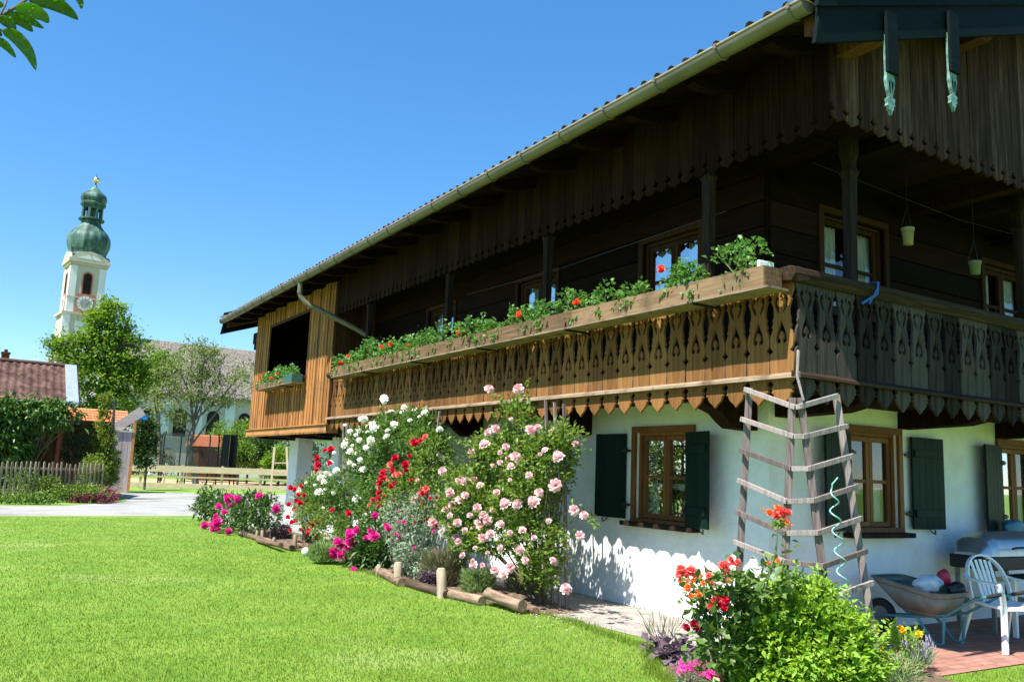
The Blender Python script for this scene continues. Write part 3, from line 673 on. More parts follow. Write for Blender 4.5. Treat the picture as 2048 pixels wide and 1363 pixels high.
# carved pendants on the bargeboard
pendant_me = None
def pendant(x, ztop, zb):
    m = MB(); h = ztop-zb
    poly = [(-.055, h), (.055, h), (.05, .37), (.058, .30), (.04, .22), (.018, .165), (.03, .155), (.055, .15), (.05, .13), (.04, .115), (.05, .10), (.05, .085), (.03, .075), (.03, .05), (.012, .03), (0, 0),
            (-.01, .035), (-.03, .045), (-.035, .07), (-.055, .075), (-.045, .10), (-.05, .12), (-.055, .14), (-.03, .155), (-.018, .165), (-.04, .22), (-.058, .30), (-.05, .37)]
    m.prism(poly, (x, YV-.075, zb), (1, 0, 0), (0, 0, 1), (0, 1, 0), .03)
    o = m.build('pendant', M['pendant'], house)
    for s in (-1, 1):
        MB().prism([(s*.008, .19), (s*.012, .19), (s*.032, .27), (s*.028, .30), (s*.012, .30)], (x, YV-.0775, zb), (1, 0, 0), (0, 0, 1), (0, 1, 0), .002).build('carved_slot', M['teal'], o)
    m = MB(); m.box(x-.07, x+.07, YV-.105, YV-.0755, zb+.37, ztop+.2); m.build('pendant_board', M['teal'], o); return o
pendant(6.31, 5.48, 4.755); pendant(7.25, 5.80, 5.035)

# ---- balcony
bal = MB()
bal.box(XB+.05, XW-.05, YB+.05, 17.62, 2.5, 2.6); bal.box(XW-.05, 21.6, YB+.05, YW-.05, 2.5, 2.6)
balcony = bal.build('balcony_floor', M['darkwood'], house)
def curve_board():
    cu = bpy.data.curves.new('board', 'CURVE'); cu.dimensions = '2D'; cu.fill_mode = 'BOTH'; cu.extrude = .013
    half = [(0, 0), (.03, .035), (.062, .055), (.09, .085), (.102, .125), (.115, .115), (.122, .13), (.106, .145), (.118, .158), (.128, .15), (.116, .172), (.100, .19), (.102, .21), (.12, .225), (.136, .24),
            (.138, .46), (.128, .485), (.096, .51), (.120, .53), (.134, .56), (.136, .60), (.13, .65), (.114, .69), (.096, .72), (.112, .73), (.108, .75), (.096, .775), (.102, .80), (.09, .84), (.086, .88), (.092, .92), (.106, .96), (.12, .985), (.104, 1.0), (.116, 1.03), (.134, 1.06), (.138, 1.16)]
    def sp(pts):
        s = cu.splines.new('POLY'); s.points.add(len(pts)-1); s.use_cyclic_u = True
        for p, q in zip(s.points, pts): p.co = (q[0], q[1], 0, 1)
    sp(half+[(-a, b) for a, b in half[:0:-1]])
    tear = [(0, .80), (.022, .75), (.047, .69), (.062, .64), (.062, .60), (.042, .578), (.014, .585), (.009, .615), (.028, .625), (.030, .65), (.017, .675), (0, .70)]
    sp(tear+[(-a, b) for a, b in tear[-2:0:-1]])
    cut = [(.02, .86), (.05, .885), (.076, .935), (.084, .985), (.072, 1.025), (.040, 1.034), (.030, .998), (.050, .985), (.050, .955), (.028, .92)]
    sp(cut); sp([(-a, b) for a, b in cut])
    sp([(0, .99), (.014, 1.02), (0, 1.06), (-.014, 1.02)])
    ob = bpy.data.objects.new('tmp', cu); sc.collection.objects.link(ob); bpy.context.view_layer.update()
    me = bpy.data.meshes.new_from_object(ob.evaluated_get(bpy.context.evaluated_depsgraph_get()))
    bpy.data.objects.remove(ob); me.materials.clear(); me.transform(Matrix.Rotation(math.pi/2, 4, 'X')); me.name = 'baluster_board'; return me
bme = curve_board()
def objwood(base, name, **k):
    return k
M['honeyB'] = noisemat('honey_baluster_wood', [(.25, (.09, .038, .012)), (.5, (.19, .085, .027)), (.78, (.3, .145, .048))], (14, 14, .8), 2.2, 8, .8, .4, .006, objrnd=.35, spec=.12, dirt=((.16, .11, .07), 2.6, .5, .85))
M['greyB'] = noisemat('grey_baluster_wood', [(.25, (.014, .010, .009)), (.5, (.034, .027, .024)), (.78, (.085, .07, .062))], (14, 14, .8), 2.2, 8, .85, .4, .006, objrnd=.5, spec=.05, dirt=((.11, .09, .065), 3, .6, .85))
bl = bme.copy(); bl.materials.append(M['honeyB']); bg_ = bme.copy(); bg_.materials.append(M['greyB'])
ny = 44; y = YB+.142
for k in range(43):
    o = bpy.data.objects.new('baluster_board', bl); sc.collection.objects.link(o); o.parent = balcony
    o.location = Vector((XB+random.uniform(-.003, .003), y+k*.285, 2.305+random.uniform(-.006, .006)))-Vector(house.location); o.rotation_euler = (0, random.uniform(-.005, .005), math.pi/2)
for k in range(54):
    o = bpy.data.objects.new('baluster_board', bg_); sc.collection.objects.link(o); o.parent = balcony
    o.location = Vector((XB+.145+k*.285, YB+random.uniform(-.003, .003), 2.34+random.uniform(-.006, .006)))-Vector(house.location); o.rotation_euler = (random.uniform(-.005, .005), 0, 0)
# ledge, sub-rail, handrail
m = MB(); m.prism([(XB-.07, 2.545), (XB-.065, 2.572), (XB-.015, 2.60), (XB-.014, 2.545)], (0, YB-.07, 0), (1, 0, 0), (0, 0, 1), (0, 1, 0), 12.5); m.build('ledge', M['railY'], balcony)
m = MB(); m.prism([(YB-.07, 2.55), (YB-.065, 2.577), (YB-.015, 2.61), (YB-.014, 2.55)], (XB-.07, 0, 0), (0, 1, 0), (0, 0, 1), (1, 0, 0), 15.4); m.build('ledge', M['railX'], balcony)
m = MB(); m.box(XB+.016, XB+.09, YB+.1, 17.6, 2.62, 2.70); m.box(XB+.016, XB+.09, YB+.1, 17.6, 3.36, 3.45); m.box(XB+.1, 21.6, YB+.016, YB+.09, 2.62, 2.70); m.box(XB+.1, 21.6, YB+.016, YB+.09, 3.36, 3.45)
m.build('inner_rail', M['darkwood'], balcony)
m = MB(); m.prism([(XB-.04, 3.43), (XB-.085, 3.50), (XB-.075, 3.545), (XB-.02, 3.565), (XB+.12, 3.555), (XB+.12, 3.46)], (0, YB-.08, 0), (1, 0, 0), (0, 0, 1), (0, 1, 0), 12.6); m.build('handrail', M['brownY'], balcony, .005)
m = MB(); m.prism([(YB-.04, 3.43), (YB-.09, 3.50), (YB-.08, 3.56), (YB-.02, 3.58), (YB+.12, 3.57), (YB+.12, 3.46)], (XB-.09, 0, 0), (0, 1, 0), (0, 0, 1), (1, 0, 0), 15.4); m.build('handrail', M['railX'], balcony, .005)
# turned / chamfered posts
def post(x, y, z0, z1, s=.075):
    m = MB(); prof = [(1, z0), (1, z0+.35), (.72, z0+.42), (.66, z0+.5), (.62, (z0+z1)/2), (.74, z1-.45), (.98, z1-.4), (.7, z1-.34), (.7, z1-.28), (1, z1-.2), (1, z1)]
    m.lathe([(s*1.35*r, z) for r, z in prof], (x, y, 0), 4, False, math.pi/4); return m.build('post', M['darkZ'], balcony)
for y in (6.45, 9.52, 12.45, 15.92): post(XB+.1, y, 2.6, 5.2)
for x in (7.09+.06, 10.3, 13.6, 17.0): post(x, YB+.1, 2.6, 5.12)
# carved support beams
def bracket_long(y):
    m = MB(); pts = [(XW+.02, 2.5), (XB+.12, 2.5), (XB+.08, 2.47), (XB+.10, 2.42), (XB+.17, 2.37), (XB+.3, 2.34), (XB+.42, 2.30), (XB+.52, 2.22), (XB+.62, 2.16), (XW+.02, 2.15)]
    m.prism(pts, (0, y-.11, 0), (1, 0, 0), (0, 0, 1), (0, 1, 0), .22); m.build('balcony_beam', M['fringe'], balcony, .01)
for y in (6.66, 9.65, 12.7, 15.7): bracket_long(y)
def bracket_gab(x):
    m = MB(); pts = [(YW+.02, 2.5), (YB+.1, 2.5), (YB+.06, 2.46), (YB+.1, 2.40), (YB+.22, 2.36), (YB+.36, 2.33), (YW+.02, 2.30)]
    m.prism(pts, (x-.12, 0, 0), (0, 1, 0), (0, 0, 1), (1, 0, 0), .24); m.build('balcony_beam', M['fringe'], balcony, .01)
for x in (7.36, 9.5, 11.6, 13.8): bracket_gab(x)

# ---- enclosed far end of the gallery (box)
box = MB(); ya, yb2 = 17.66, 24.05; oy0, oy1, oz0, oz1 = 19.42, 22.6, 3.58, 5.16
box.prism([(XB+.04, 2.5), (XW+.2, 2.5), (XW+.2, 6.0), (XB+.04, 5.68)], (0, ya+.04, 0), (1, 0, 0), (0, 0, 1), (0, 1, 0), .06); box.prism([(XB+.04, 2.5), (XW+.2, 2.5), (XW+.2, 6.0), (XB+.04, 5.68)], (0, yb2-.1, 0), (1, 0, 0), (0, 0, 1), (0, 1, 0), .06); box.box(XB+.06, XW+.3, ya+.1, yb2-.1, 2.42, 2.5)
box.box(XW+.2, XW+.3, ya+.1, yb2-.1, 2.5, 6.05)
gal = box.build('gallery_box', M['darkwood'], house)
m = MB(); y = ya
while y < yb2-.02:                                # vertical boards + cover battens on the long face
    y2 = min(y+.21, yb2); 
    def seg(z0, z1): m.rnd(); m.box(XB+.0, XB+.022, y+.002, y2-.002, z0, z1)
    if oy0-.02 < (y+y2)/2 < oy1+.02: seg(oz1, 5.62); seg(2.42, oz0)
    else: seg(2.42, 5.62)
    y = y2
y = ya
while y < yb2+.03:
    if oy0 < y < oy1: m.rnd(); m.box(XB-.02, XB-.001, y-.022, y+.022, oz1, 5.60); m.rnd(); m.box(XB-.02, XB-.001, y-.022, y+.022, 2.46, oz0)
    else: m.rnd(); m.box(XB-.02, XB-.001, max(y-.022, ya-.02), y+.022, 2.46, 5.60)
    y += .21
y = oy0+.05
while y < oy1: m.rnd(); m.box(XB-.016, XB-.002, y-.012, y+.012, 2.46, oz0); y += .105
m.build('board_cladding', M['honey'], gal)
m = MB(); x = XB
while x < XW-.02: m.rnd(); m.box(x+.002, x+.30, ya, ya+.03, 2.42, 5.62); x += .302
m.rnd(); m.box(XB-.03, XB+.03, ya-.035, ya-.002, 2.42, 5.62)
m.build('end_cladding', M['brown'], gal)
m = MB(); x = XB
while x < XW-.02: m.rnd(); m.box(x+.002, x+.30, yb2-.035, yb2-.003, 2.42, 5.62); x += .302
m.build('end_cladding', M['brown'], gal)
m = MB(); y = ya-.06
while y < yb2+.05: 
    m.rnd(); m.prism([(0, .02), (.035, 0), (.07, .02), (.07, .17), (0, .17)], (XB-.05, y, 2.26), (0, 1, 0), (0, 0, 1), (1, 0, 0), .022); y += .072
m.rnd(); m.box(XB-.056, XB-.028, ya-.06, yb2+.06, 2.30, 2.44); m.box(XB-.09, XB-.029, ya-.08, yb2+.08, 2.442, 2.462)
m.rnd(); m.box(XB-.028, XW, ya-.055, ya-.03, 2.27, 2.44)
m.build('skirt_boards', M['honey'], gal)
m = MB(); m.box(XB-.09, XB+.05, oy0-.1, oy1+.08, oz0-.03, oz0+.04); m.box(XB-.03, XB-.021, oy0-.02, oy1+.02, oz1-.02, oz1+.04); m.build('opening_sill', M['brownY'], gal)
m = MB(); m.box(XB, XB+.14, yb2+.02, yb2+.25, 4.72, 5.2); m.box(XB-.0, XB+.18, yb2+.25, yb2+.4, 4.9, 5.2); m.build('beam_end', M['darkwood'], gal)
m = MB(); m.beam((XB+.3, ya-.2, 2.34), (XB+.3, yb2, 2.34), .16, .16); m.beam((XW-.2, ya-.2, 2.34), (XW-.2, yb2, 2.34), .16, .16)
for y in (18.4, 20.6, 23.1): m.beam((XB+.08, y, 2.3), (XW+.4, y, 2.3), .16, .18)
m.build('floor_joists', M['fringe'], gal)

# ---- flower box on the balcony : each a thing
def flower_box(y0, y1, name_label, x0=5.85, z0=3.335, hz=.195, dep=.24, endw=.03):
    t = thing('flower_box', name_label, 'flower box', (x0, y0, z0))
    m = MB(); yy = y0
    while yy < y1-.01:
        y2 = min(yy+3.0, y1); m.rnd(); m.box(x0, x0+.022, yy+.003, y2-.003, z0+.02, z0+.02+hz); yy = y2
    m.build('front_board', M['boxwood'], t)
    MB().box(x0-.02, x0+dep+.02, y0-.06, y1+.04, z0, z0+.019).build('shelf', M['railY'], t)
    for ea in (y0, y1-endw): MB().rnd().box(x0+.023, x0+dep, ea, ea+endw, z0+.02, z0+hz+.02).build('end_board', M['boxwood'], t)
    yy = y0+.9
    while yy < y1: m = MB(); m.beam((x0-.01, yy, z0-.012), (XB+.02, yy, z0-.012), .03, .02); m.beam((x0-.008, yy, z0-.02), (x0-.008, yy, z0+.08), .03, .006); m.build('bracket', M['iron'], t); yy += 2.2
    return t
flower_box(5.29, 16.6, 'long weathered wooden flower box hung along the sunny side of the balcony')
flower_box(19.3, 22.4, 'short wooden flower box below the dark gallery opening', z0=3.42, hz=.12)
def trough(y0, y1, x, z, mat, label, w_=.17, h=.17):
    t = MB(); t.box(x, x+w_, y0, y1, z, z+h); o = t.build('planter_trough', M[mat], None, .01); return tag(o, label, 'planter', 'planter troughs in the flower boxes')
def geranium(p, w_, h, red=0, label='', group='geraniums in the long balcony box', pale=False):
    t = thing('geranium', label, 'geranium', p, group); p = Vector(p)
    blobs = [((p.x+random.uniform(-.04, .03), p.y+random.uniform(-.4, .4)*w_, p.z+h*random.uniform(.35, .62)), (.11, w_*.5, h*.45)) for _ in range(3)]
    o, C_ = foliage('leaves', blobs, int(16+w_*34), 9, .038, .052, L['geranium'], t, .95, zmin=-1, up=.2, jit=.4)
    stems('stems', p, [C_[i] for i in range(0, len(C_), 3)], M['greenstem'], t, .006, .003, .1, 4, w_*.3)
    tr = [((p.x-.10, p.y+random.uniform(-.45, .45)*w_, p.z-.02), (.05, .08, .07)) for _ in range(3)]
    foliage('trailing_leaves', tr, 9, 6, .025, .05, L['geranium'], t, .8, zmin=-1, up=-.4)
    for k in range(red):
        q = (p.x-.09+random.uniform(-.04, .03), p.y+random.uniform(-.4, .4)*w_, p.z+h*random.uniform(.45, .85)); m = MB().tube([p+Vector((0, 0, .02)), q], .003, 4)
        b = bloom('geranium' if not pale else 'palepink', q, .045, t)
        for _ in range(3): bloom('geranium' if not pale else 'palepink', Vector(q)+Vector(rdir(1)[0])*.035, .032, b if False else t)
    return t
gy = [(5.72, .40, .33, 0), (6.25, .35, .24, 0), (6.62, .34, .30, 1), (7.28, .3, .22, 0), (7.95, .4, .25, 0), (8.35, .42, .28, 1), (8.95, .4, .24, 0), (9.4, .35, .22, 1), (9.95, .45, .3, 0), (10.5, .3, .2, 0),
      (10.95, .45, .3, 0), (11.35, .3, .26, 2), (12.0, .5, .3, 0), (12.6, .45, .3, 0), (13.05, .35, .24, 1), (13.55, .5, .25, 0), (14.05, .4, .26, 1), (14.4, .35, .24, 1), (14.85, .5, .36, 0), (15.25, .4, .3, 0), (15.7, .45, .22, 1), (16.1, .4, .2, 0), (16.45, .4, .22, 1)]
desc = ['tallest bare-flowered geranium at the right end of the long box', 'low green geranium beside the tallest one at the right end', 'geranium with a red flower head in front of the right gallery window', 'sparse small geranium left of the red-flowered one by the right window',
        'leafy green geranium with long stems right of the middle red-flowered one', 'geranium with a big red head midway between the two upper windows', 'bushy green geranium right of the small red head below the wall', 'geranium with a small red head near the gallery post',
        'spreading green geranium in front of the gallery post', 'thin geranium standing over a bare stretch of box', 'full green geranium below the middle upper window', 'geranium with a pair of red heads above the pink rose',
        'wide green geranium left of the pair of red heads', 'second wide green geranium above the climbing rose tips', 'geranium with one crimson head right of the left upper window', 'broad leafy geranium below the left upper window',
        'geranium with a red head just left of the broad leafy one', 'geranium with a scarlet head beside the tall leafy clump', 'tall leafy clump of geranium near the left end of the long box', 'green geranium next to the tall clump near the left end',
        'low geranium with a dark red head near the left end of the long box', 'low green geranium second from the left end of the long box', 'geranium spilling over the left end of the long box']
for i, (y, w_, h, r) in enumerate(gy): geranium((5.99, y, 3.49), w_*1.1, h*1.2, r, desc[i])
yy = 5.4
tl = ['near the right end', 'under the right window', 'between right and middle window', 'left of the right gallery post', 'under the middle window', 'below the second post', 'midway along the box', 'above the pink rose', 'right of the left window', 'below the left window', 'near the third post', 'near the left end', 'at the left end']
for i in range(13):
    trough(yy, yy+.78, 5.89, 3.358, 'orangewood' if i % 4 != 2 else 'terracotta', 'orange brown planter trough in the long flower box, '+tl[i], .18, .172 if i % 3 else .19); yy += .845
trough(5.385, 5.42, 5.90, 3.36, 'plastic', 'white plastic planter end sticking out at the right end of the long box', .2, .27)
gd = ['geranium with red flowers at the left end of the short gallery box', 'geranium with a red head in the middle of the short gallery box', 'tallest green geranium in the short gallery box', 'green geranium above the dark green planter of the short box']
for i, (y, w_, h, r) in enumerate(((22.1, .6, .28, 2), (21.3, .7, .26, 1), (20.6, .7, .36, 1), (19.85, .6, .34, 0))): geranium((5.99, y, 3.54), w_, h, r, gd[i], 'geraniums in the short gallery box')
trough(19.28, 19.9, 5.83, 3.442, 'greenplastic', 'dark green plastic planter at the right end of the short gallery box', .26, .19)
trough(20.0, 22.3, 5.88, 3.442, 'greenplastic', 'dark green plastic planter filling the left part of the short gallery box', .2, .11)

# hanging pots, clothes lines, blue ribbon
def hpot(x, y, zt, zb, ceil, mat, label):
    t = thing('hanging_pot', label, 'hanging pot', (x, y, zb)); h = zt-zb
    MB().lathe([(.0, zb), (.05, zb), (.062, zt-.03), (.07, zt-.03), (.07, zt), (.06, zt), (.057, zt-.02), (0, zt-.02)], (x, y, 0), 20).build('pot', M[mat], t)
    m = MB()
    for a in (0, 2.1, 4.2): m.tube([(x+.066*math.cos(a), y+.066*math.sin(a), zt), (x, y, zt+.25), (x, y, ceil)], .002, 4)
    m.build('hanger', M['iron'], t)
M['cream'] = plain('cream_pot', (.3, .25, .15), .7); M['palegreen'] = plain('pale_green_pot', (.14, .18, .10), .7)
hpot(8.34, 5.5, 4.41, 4.22, 5.08, 'cream', 'cream hanging pot between the two upper gable windows'); hpot(9.26, 5.3, 4.15, 4.0, 5.08, 'palegreen', 'pale green hanging pot left of the right upper gable window')
M['wire'] = plain('clothes_line', (.06, .06, .06), .5); M['blue'] = plain('blue_cloth', (.01, .09, .35), .7)
tag(MB().tube([(6.6, 6.5, 4.5), (6.6, 9.8, 4.44), (6.6, 12.4, 4.5)], .004, 5).build('clothes_line', M['wire']), 'thin clothes line strung along the long side of the gallery', 'clothes line')
tag(MB().tube([(6.9, 5.6, 4.86), (9.5, 5.6, 4.75), (13, 5.6, 4.85)], .0015, 5).build('clothes_line', M['wire']), 'thin clothes line strung across the shaded gable gallery', 'clothes line')
rb = MB(); rb.beam((7.29, YB-.1, 3.585), (7.29, YB+.13, 3.592), .03, .006); rb.beam((7.29, YB-.103, 3.585), (7.27, YB-.1, 3.46), .03, .006, (0, 1, 0)); rb.beam((7.27, YB-.1, 3.46), (7.10, YB-.05, 3.35), .025, .006, (0, 1, 0)); rb.beam((7.25, YB-.11, 3.5), (7.2, YB-.06, 3.36), .02, .006, (0, 1, 0))
tag(rb.build('ribbon', M['blue']), 'blue ribbon tied over the gable balcony rail', 'ribbon')
# ------------------------------------------------------------ garden beds
def V3(p): return (p.x, p.y, p.z)
def blobpx(px, py, x, r): p = PX(px, py, x); return (V3(p), r)
def trellis_flat(name, label, base, top, w0, w1, lean, n=5):
    """fan of three slats leaning on the balcony ledge"""
    b = Vector(base); t = Vector(top); th = thing(name, label, 'trellis', base, 'fan trellises under the climbing roses')
    for k in range(n):
        u = (k/(n-1)-.5); MB().rnd().beam(b+Vector((0, u*w0, 0)), t+Vector((0, u*w1, random.uniform(-.05, .05))), .022, .035, (1, 0, 0)).build('upright', M['trellis'], th)
    for z in (.25, .45, .65, .82):
        c = b.lerp(t, z); ww = w0+(w1-w0)*z
        MB().rnd().beam(c+Vector((-.03, -ww*.6, 0)), c+Vector((-.03, ww*.6, 0)), .02, .03).build('rung', M['trellis'], th)
    return th
tp = PX(1108, 803, 6.12)
trellis_flat('trellis', 'grey slat trellis poking out of the top of the pale pink climbing rose', (6.2, 8.85, 0), (6.13, tp.y, tp.z), .3, .42, 0, 3)
tp = PX(866, 822, 6.12)
trellis_flat('trellis', 'grey slat trellis poking out above the right side of the white climbing rose', (6.2, 12.9, 0), (6.13, tp.y, tp.z), .3, .45, 0, 3)
tp = PX(692, 850, 6.12)
trellis_flat('trellis', 'grey slat trellis behind the left edge of the white climbing rose', (6.2, 16.0, 0), (6.13, tp.y, tp.z), .3, .4, 0, 3)

# pale pink climbing rose
r = thing('pink_climbing_rose', 'large pale pink climbing rose covering its trellis in front of the white wall', 'rose bush', (6.02, 9.0, 0))
bp_ = [blobpx(1035, 840, 6.0, (.25, .3, .22)), blobpx(925, 1010, 5.75, (.25, .55, .32)), blobpx(930, 1070, 5.7, (.2, .4, .22)), blobpx(1000, 905, 6.0, (.32, .55, .3)), blobpx(1085, 925, 6.0, (.35, .5, .35)), blobpx(1050, 1000, 5.95, (.38, .62, .35)), blobpx(960, 1010, 5.85, (.32, .5, .3)),
       blobpx(1075, 1080, 5.95, (.32, .45, .3)), blobpx(985, 1070, 5.8, (.25, .45, .2)), blobpx(1120, 880, 6.0, (.2, .26, .18)), blobpx(1085, 1140, 5.95, (.26, .3, .2)), blobpx(930, 950, 5.9, (.2, .4, .14))]
o, Cc = foliage('leaves', bp_, 1000, 15, .055, .062, L['rose'], r, .62)
twigs(r, (6.02, 9.0, 0), Cc, 26, r0=.014)
sp = []
for a, b_ in (((1140, 1010), (1200, 1052)), ((1100, 870), (1160, 865)), ((1040, 850), (1058, 765)), ((1040, 840), (985, 790)), ((905, 960), (868, 935)), ((950, 900), (915, 880)), ((1090, 1080), (1150, 1070))):
    p, q = PX(*a, 5.95), PX(*b_, 5.85); sp.append([p, p.lerp(q, .5)+Vector((0, 0, .05)), q])
for s in sp: MB().tube(s, [.005, .004, .003], 5, False).build('cane', M['greenstem'], r)
P_ = np.array([np.array(s[0].lerp(s[2], t))+rng.normal(size=3)*.03 for s in sp for t in rng.random(46)])
V, F, R = leaf_arrays(P_, np.tile([-.5, -.3, .2], (len(P_), 1)), .06, .62); link('cane_leaves', npmesh('cane_leaves', V-np.array(r.location), F, R), L['rose'], r)
n0 = 0
for px, py in [(978, 778), (1037, 778), (1022, 838), (990, 858), (1065, 860), (970, 890), (1000, 905), (1012, 893), (1030, 915), (1080, 908), (1118, 915), (975, 1040), (985, 1020), (905, 1010), (920, 1000), (840, 990), (835, 960), (885, 942), (925, 965), (960, 1055), (900, 1050), (912, 1075),
               (1168, 1030), (1132, 1178), (1105, 1118), (1050, 1120), (1160, 1070), (1070, 1005), (1098, 1042), (1035, 1008), (1012, 1010), (995, 985), (1110, 970), (1058, 950), (1020, 960), (1078, 985), (830, 1000), (865, 1045), (1148, 1020), (948, 1130), (1040, 1100), (1020, 1135)]:
    bloom('pink', PX(px, py, random.uniform(5.5, 5.62)), .062, r); n0 += 1
for px, py in [(900, 985), (890, 1020), (915, 1045), (930, 1060), (885, 1060), (905, 1095), (925, 1110), (950, 1095), (965, 1075), (940, 1030), (955, 1015), (930, 990), (975, 1105), (990, 1140), (1010, 1150), (955, 1045), (915, 960), (1000, 1050), (1020, 1065), (985, 930), (1000, 925), (1022, 935), (975, 865), (1060, 860), (1075, 855), (1090, 900), (960, 970), (1045, 1060), (900, 1030), (870, 1010), (945, 1120), (965, 1130), (1000, 1095), (1068, 1075)]: bloom('pink', PX(px, py, random.uniform(5.42, 5.52)), .056, r)
scatter_blooms('pink', bp_, 22, .054, r, push=1.07, mind=1.2)
# fallen petals
P_ = np.stack([rng.normal(5.9, .35, 260), rng.normal(8.3, .6, 260), np.full(260, .016)], 1); V, F, R = leaf_arrays(P_, np.tile([0, 0, 0.], (260, 1)), .028, .8, up=0, outb=0)
V[:, 2] = .016+np.abs(V[:, 2]-.016)*.15; tag(link('fallen_petals', npmesh('fallen_petals', V, F, R), B['pink']), 'pale pink petals fallen on the paving below the climbing rose', 'petals', kind='stuff')

# white climbing rose
r = thing('white_climbing_rose', 'white climbing rose with small glossy leaves, left of the pink one', 'rose bush', (6.15, 14.6, 0))
bw = [blobpx(860, 905, 6.1, (.3, .5, .4)), blobpx(845, 860, 6.1, (.3, .45, .3)), blobpx(640, 985, 6.0, (.3, .9, .35)), blobpx(800, 868, 6.1, (.4, .8, .42)), blobpx(735, 900, 6.1, (.38, .8, .42)), blobpx(770, 950, 6.05, (.4, .9, .4)), blobpx(850, 880, 6.1, (.32, .45, .35)), blobpx(700, 980, 6.0, (.35, .8, .38)), blobpx(760, 1010, 5.95, (.35, .7, .35)), blobpx(830, 840, 6.1, (.25, .35, .2)), blobpx(650, 1010, 5.9, (.3, .8, .35)), blobpx(700, 1050, 5.9, (.3, .7, .25))]
o, Cc = foliage('leaves', bw, 1600, 16, .06, .058, L['whiterose'], r, .6)
twigs(r, (6.15, 14.6, 0), Cc, 22, r0=.016)
MB().tube([PX(782, 830, 6.1), PX(772, 812, 6), PX(768, 796, 5.9)], .004, 5).build('cane', M['greenstem'], r); MB().tube([PX(800, 840, 6.1), PX(806, 815, 6)], .004, 5).build('cane', M['greenstem'], r)
for px, py in [(768, 796), (808, 815), (770, 802), (690, 850), (700, 862), (722, 838), (728, 838), (712, 870), (745, 848), (750, 858), (718, 880), (742, 880), (732, 895), (770, 875), (690, 890), (668, 905), (660, 925), (652, 945), (662, 950), (720, 920), (725, 940), (708, 930), (650, 978), (668, 985), (630, 970), (648, 965), (712, 998), (612, 965), (604, 975), (640, 955), (672, 940), (700, 905), (775, 860), (790, 850), (820, 840), (718, 1000), (646, 1016), (638, 985)]:
    bloom('white', PX(px, py, random.uniform(5.6, 5.72)), .07, r)
scatter_blooms('white', bw[:5], 52, .05, r, push=1.06, mind=1.4)
# red roses
r = thing('red_rose', 'low red rose bush in front of the white pillar', 'rose bush', (5.75, 17.2, 0))
br = [blobpx(625, 1030, 5.6, (.3, .6, .35)), blobpx(655, 1050, 5.6, (.3, .6, .28)), blobpx(610, 985, 5.8, (.25, .5, .3))]
o, Cc = foliage('leaves', br, 170, 11, .06, .055, L['rose'], r, .6); twigs(r, (5.75, 17.2, 0), Cc, 14)
for px, py in [(581, 975), (592, 1000), (590, 978), (602, 972), (596, 990), (608, 990), (600, 1005), (612, 1002), (578, 1008), (584, 1045), (592, 1040), (575, 1035), (602, 1058), (618, 1062), (580, 1060), (665, 1020), (650, 900), (662, 898), (634, 915), (635, 930), (634, 940), (660, 928), (640, 1040), (590, 1018), (697, 1026), (625, 1048)]:
    bloom('red', PX(px, py, random.uniform(5.3, 5.45)), .062, r)
r = thing('red_rose', 'tall rose with chains of red blooms between white and pink climbing roses', 'rose bush', (5.8, 12.6, 0))
br = [blobpx(860, 940, 5.75, (.25, .4, .35)), blobpx(815, 985, 5.7, (.28, .5, .35)), blobpx(790, 1020, 5.7, (.25, .4, .3)), blobpx(850, 890, 5.85, (.2, .3, .22)), blobpx(860, 1000, 5.7, (.2, .4, .3))]
o, Cc = foliage('leaves', br, 330, 12, .055, .06, L['rose'], r, .55); twigs(r, (5.8, 12.6, 0), Cc, 16)
for px, py in [(851, 873), (828, 885), (842, 882), (818, 912), (790, 915), (780, 930), (785, 940), (812, 928), (812, 940), (765, 955), (760, 965), (758, 975), (757, 985), (758, 1000), (765, 945), (788, 950), (797, 948), (775, 960), (782, 972), (738, 1010), (745, 1000), (846, 983), (852, 978), (790, 968), (768, 990), (757, 1012), (770, 940), (822, 960), (860, 996)]:
    bloom('red' if random.random() < .8 else 'coral', PX(px, py, random.uniform(5.4, 5.5)), .055, r)
# small yellowish shrub tips right of the red rose
# silver campion
r = thing('silver_campion', 'silvery green campion clump with small deep pink flowers in front of the roses', 'plant', (5.6, 12.1, 0))
bs = [blobpx(822, 1070, 5.55, (.28, .42, .42)), blobpx(800, 1030, 5.6, (.22, .36, .3)), blobpx(850, 1030, 5.6, (.22, .34, .3)), blobpx(830, 1120, 5.5, (.26, .36, .18))]
o, Cc = foliage('leaves', bs, 480, 8, .05, .075, L['silver'], r, .3, up=.15); m = MB()
for c in Cc[::3]:
    if c[2] > .45: m.rnd().tube([(5.6+random.uniform(-.1, .1), 12.1+random.uniform(-.15, .15), 0), (c[0], c[1], c[2]*.6), c+np.array([0, 0, .12])], [.005, .004, .003], 4, False)
M['silverstem'] = plain('silver_stem', (.3, .36, .26), .8); m.build('stems', M['silverstem'], r)
for k in range(24):
    bloom('crimson' if k % 2 else 'magenta', PX(random.uniform(775, 880), random.uniform(985, 1060) if k % 4 else random.uniform(1060, 1100), 5.3), .024, r)
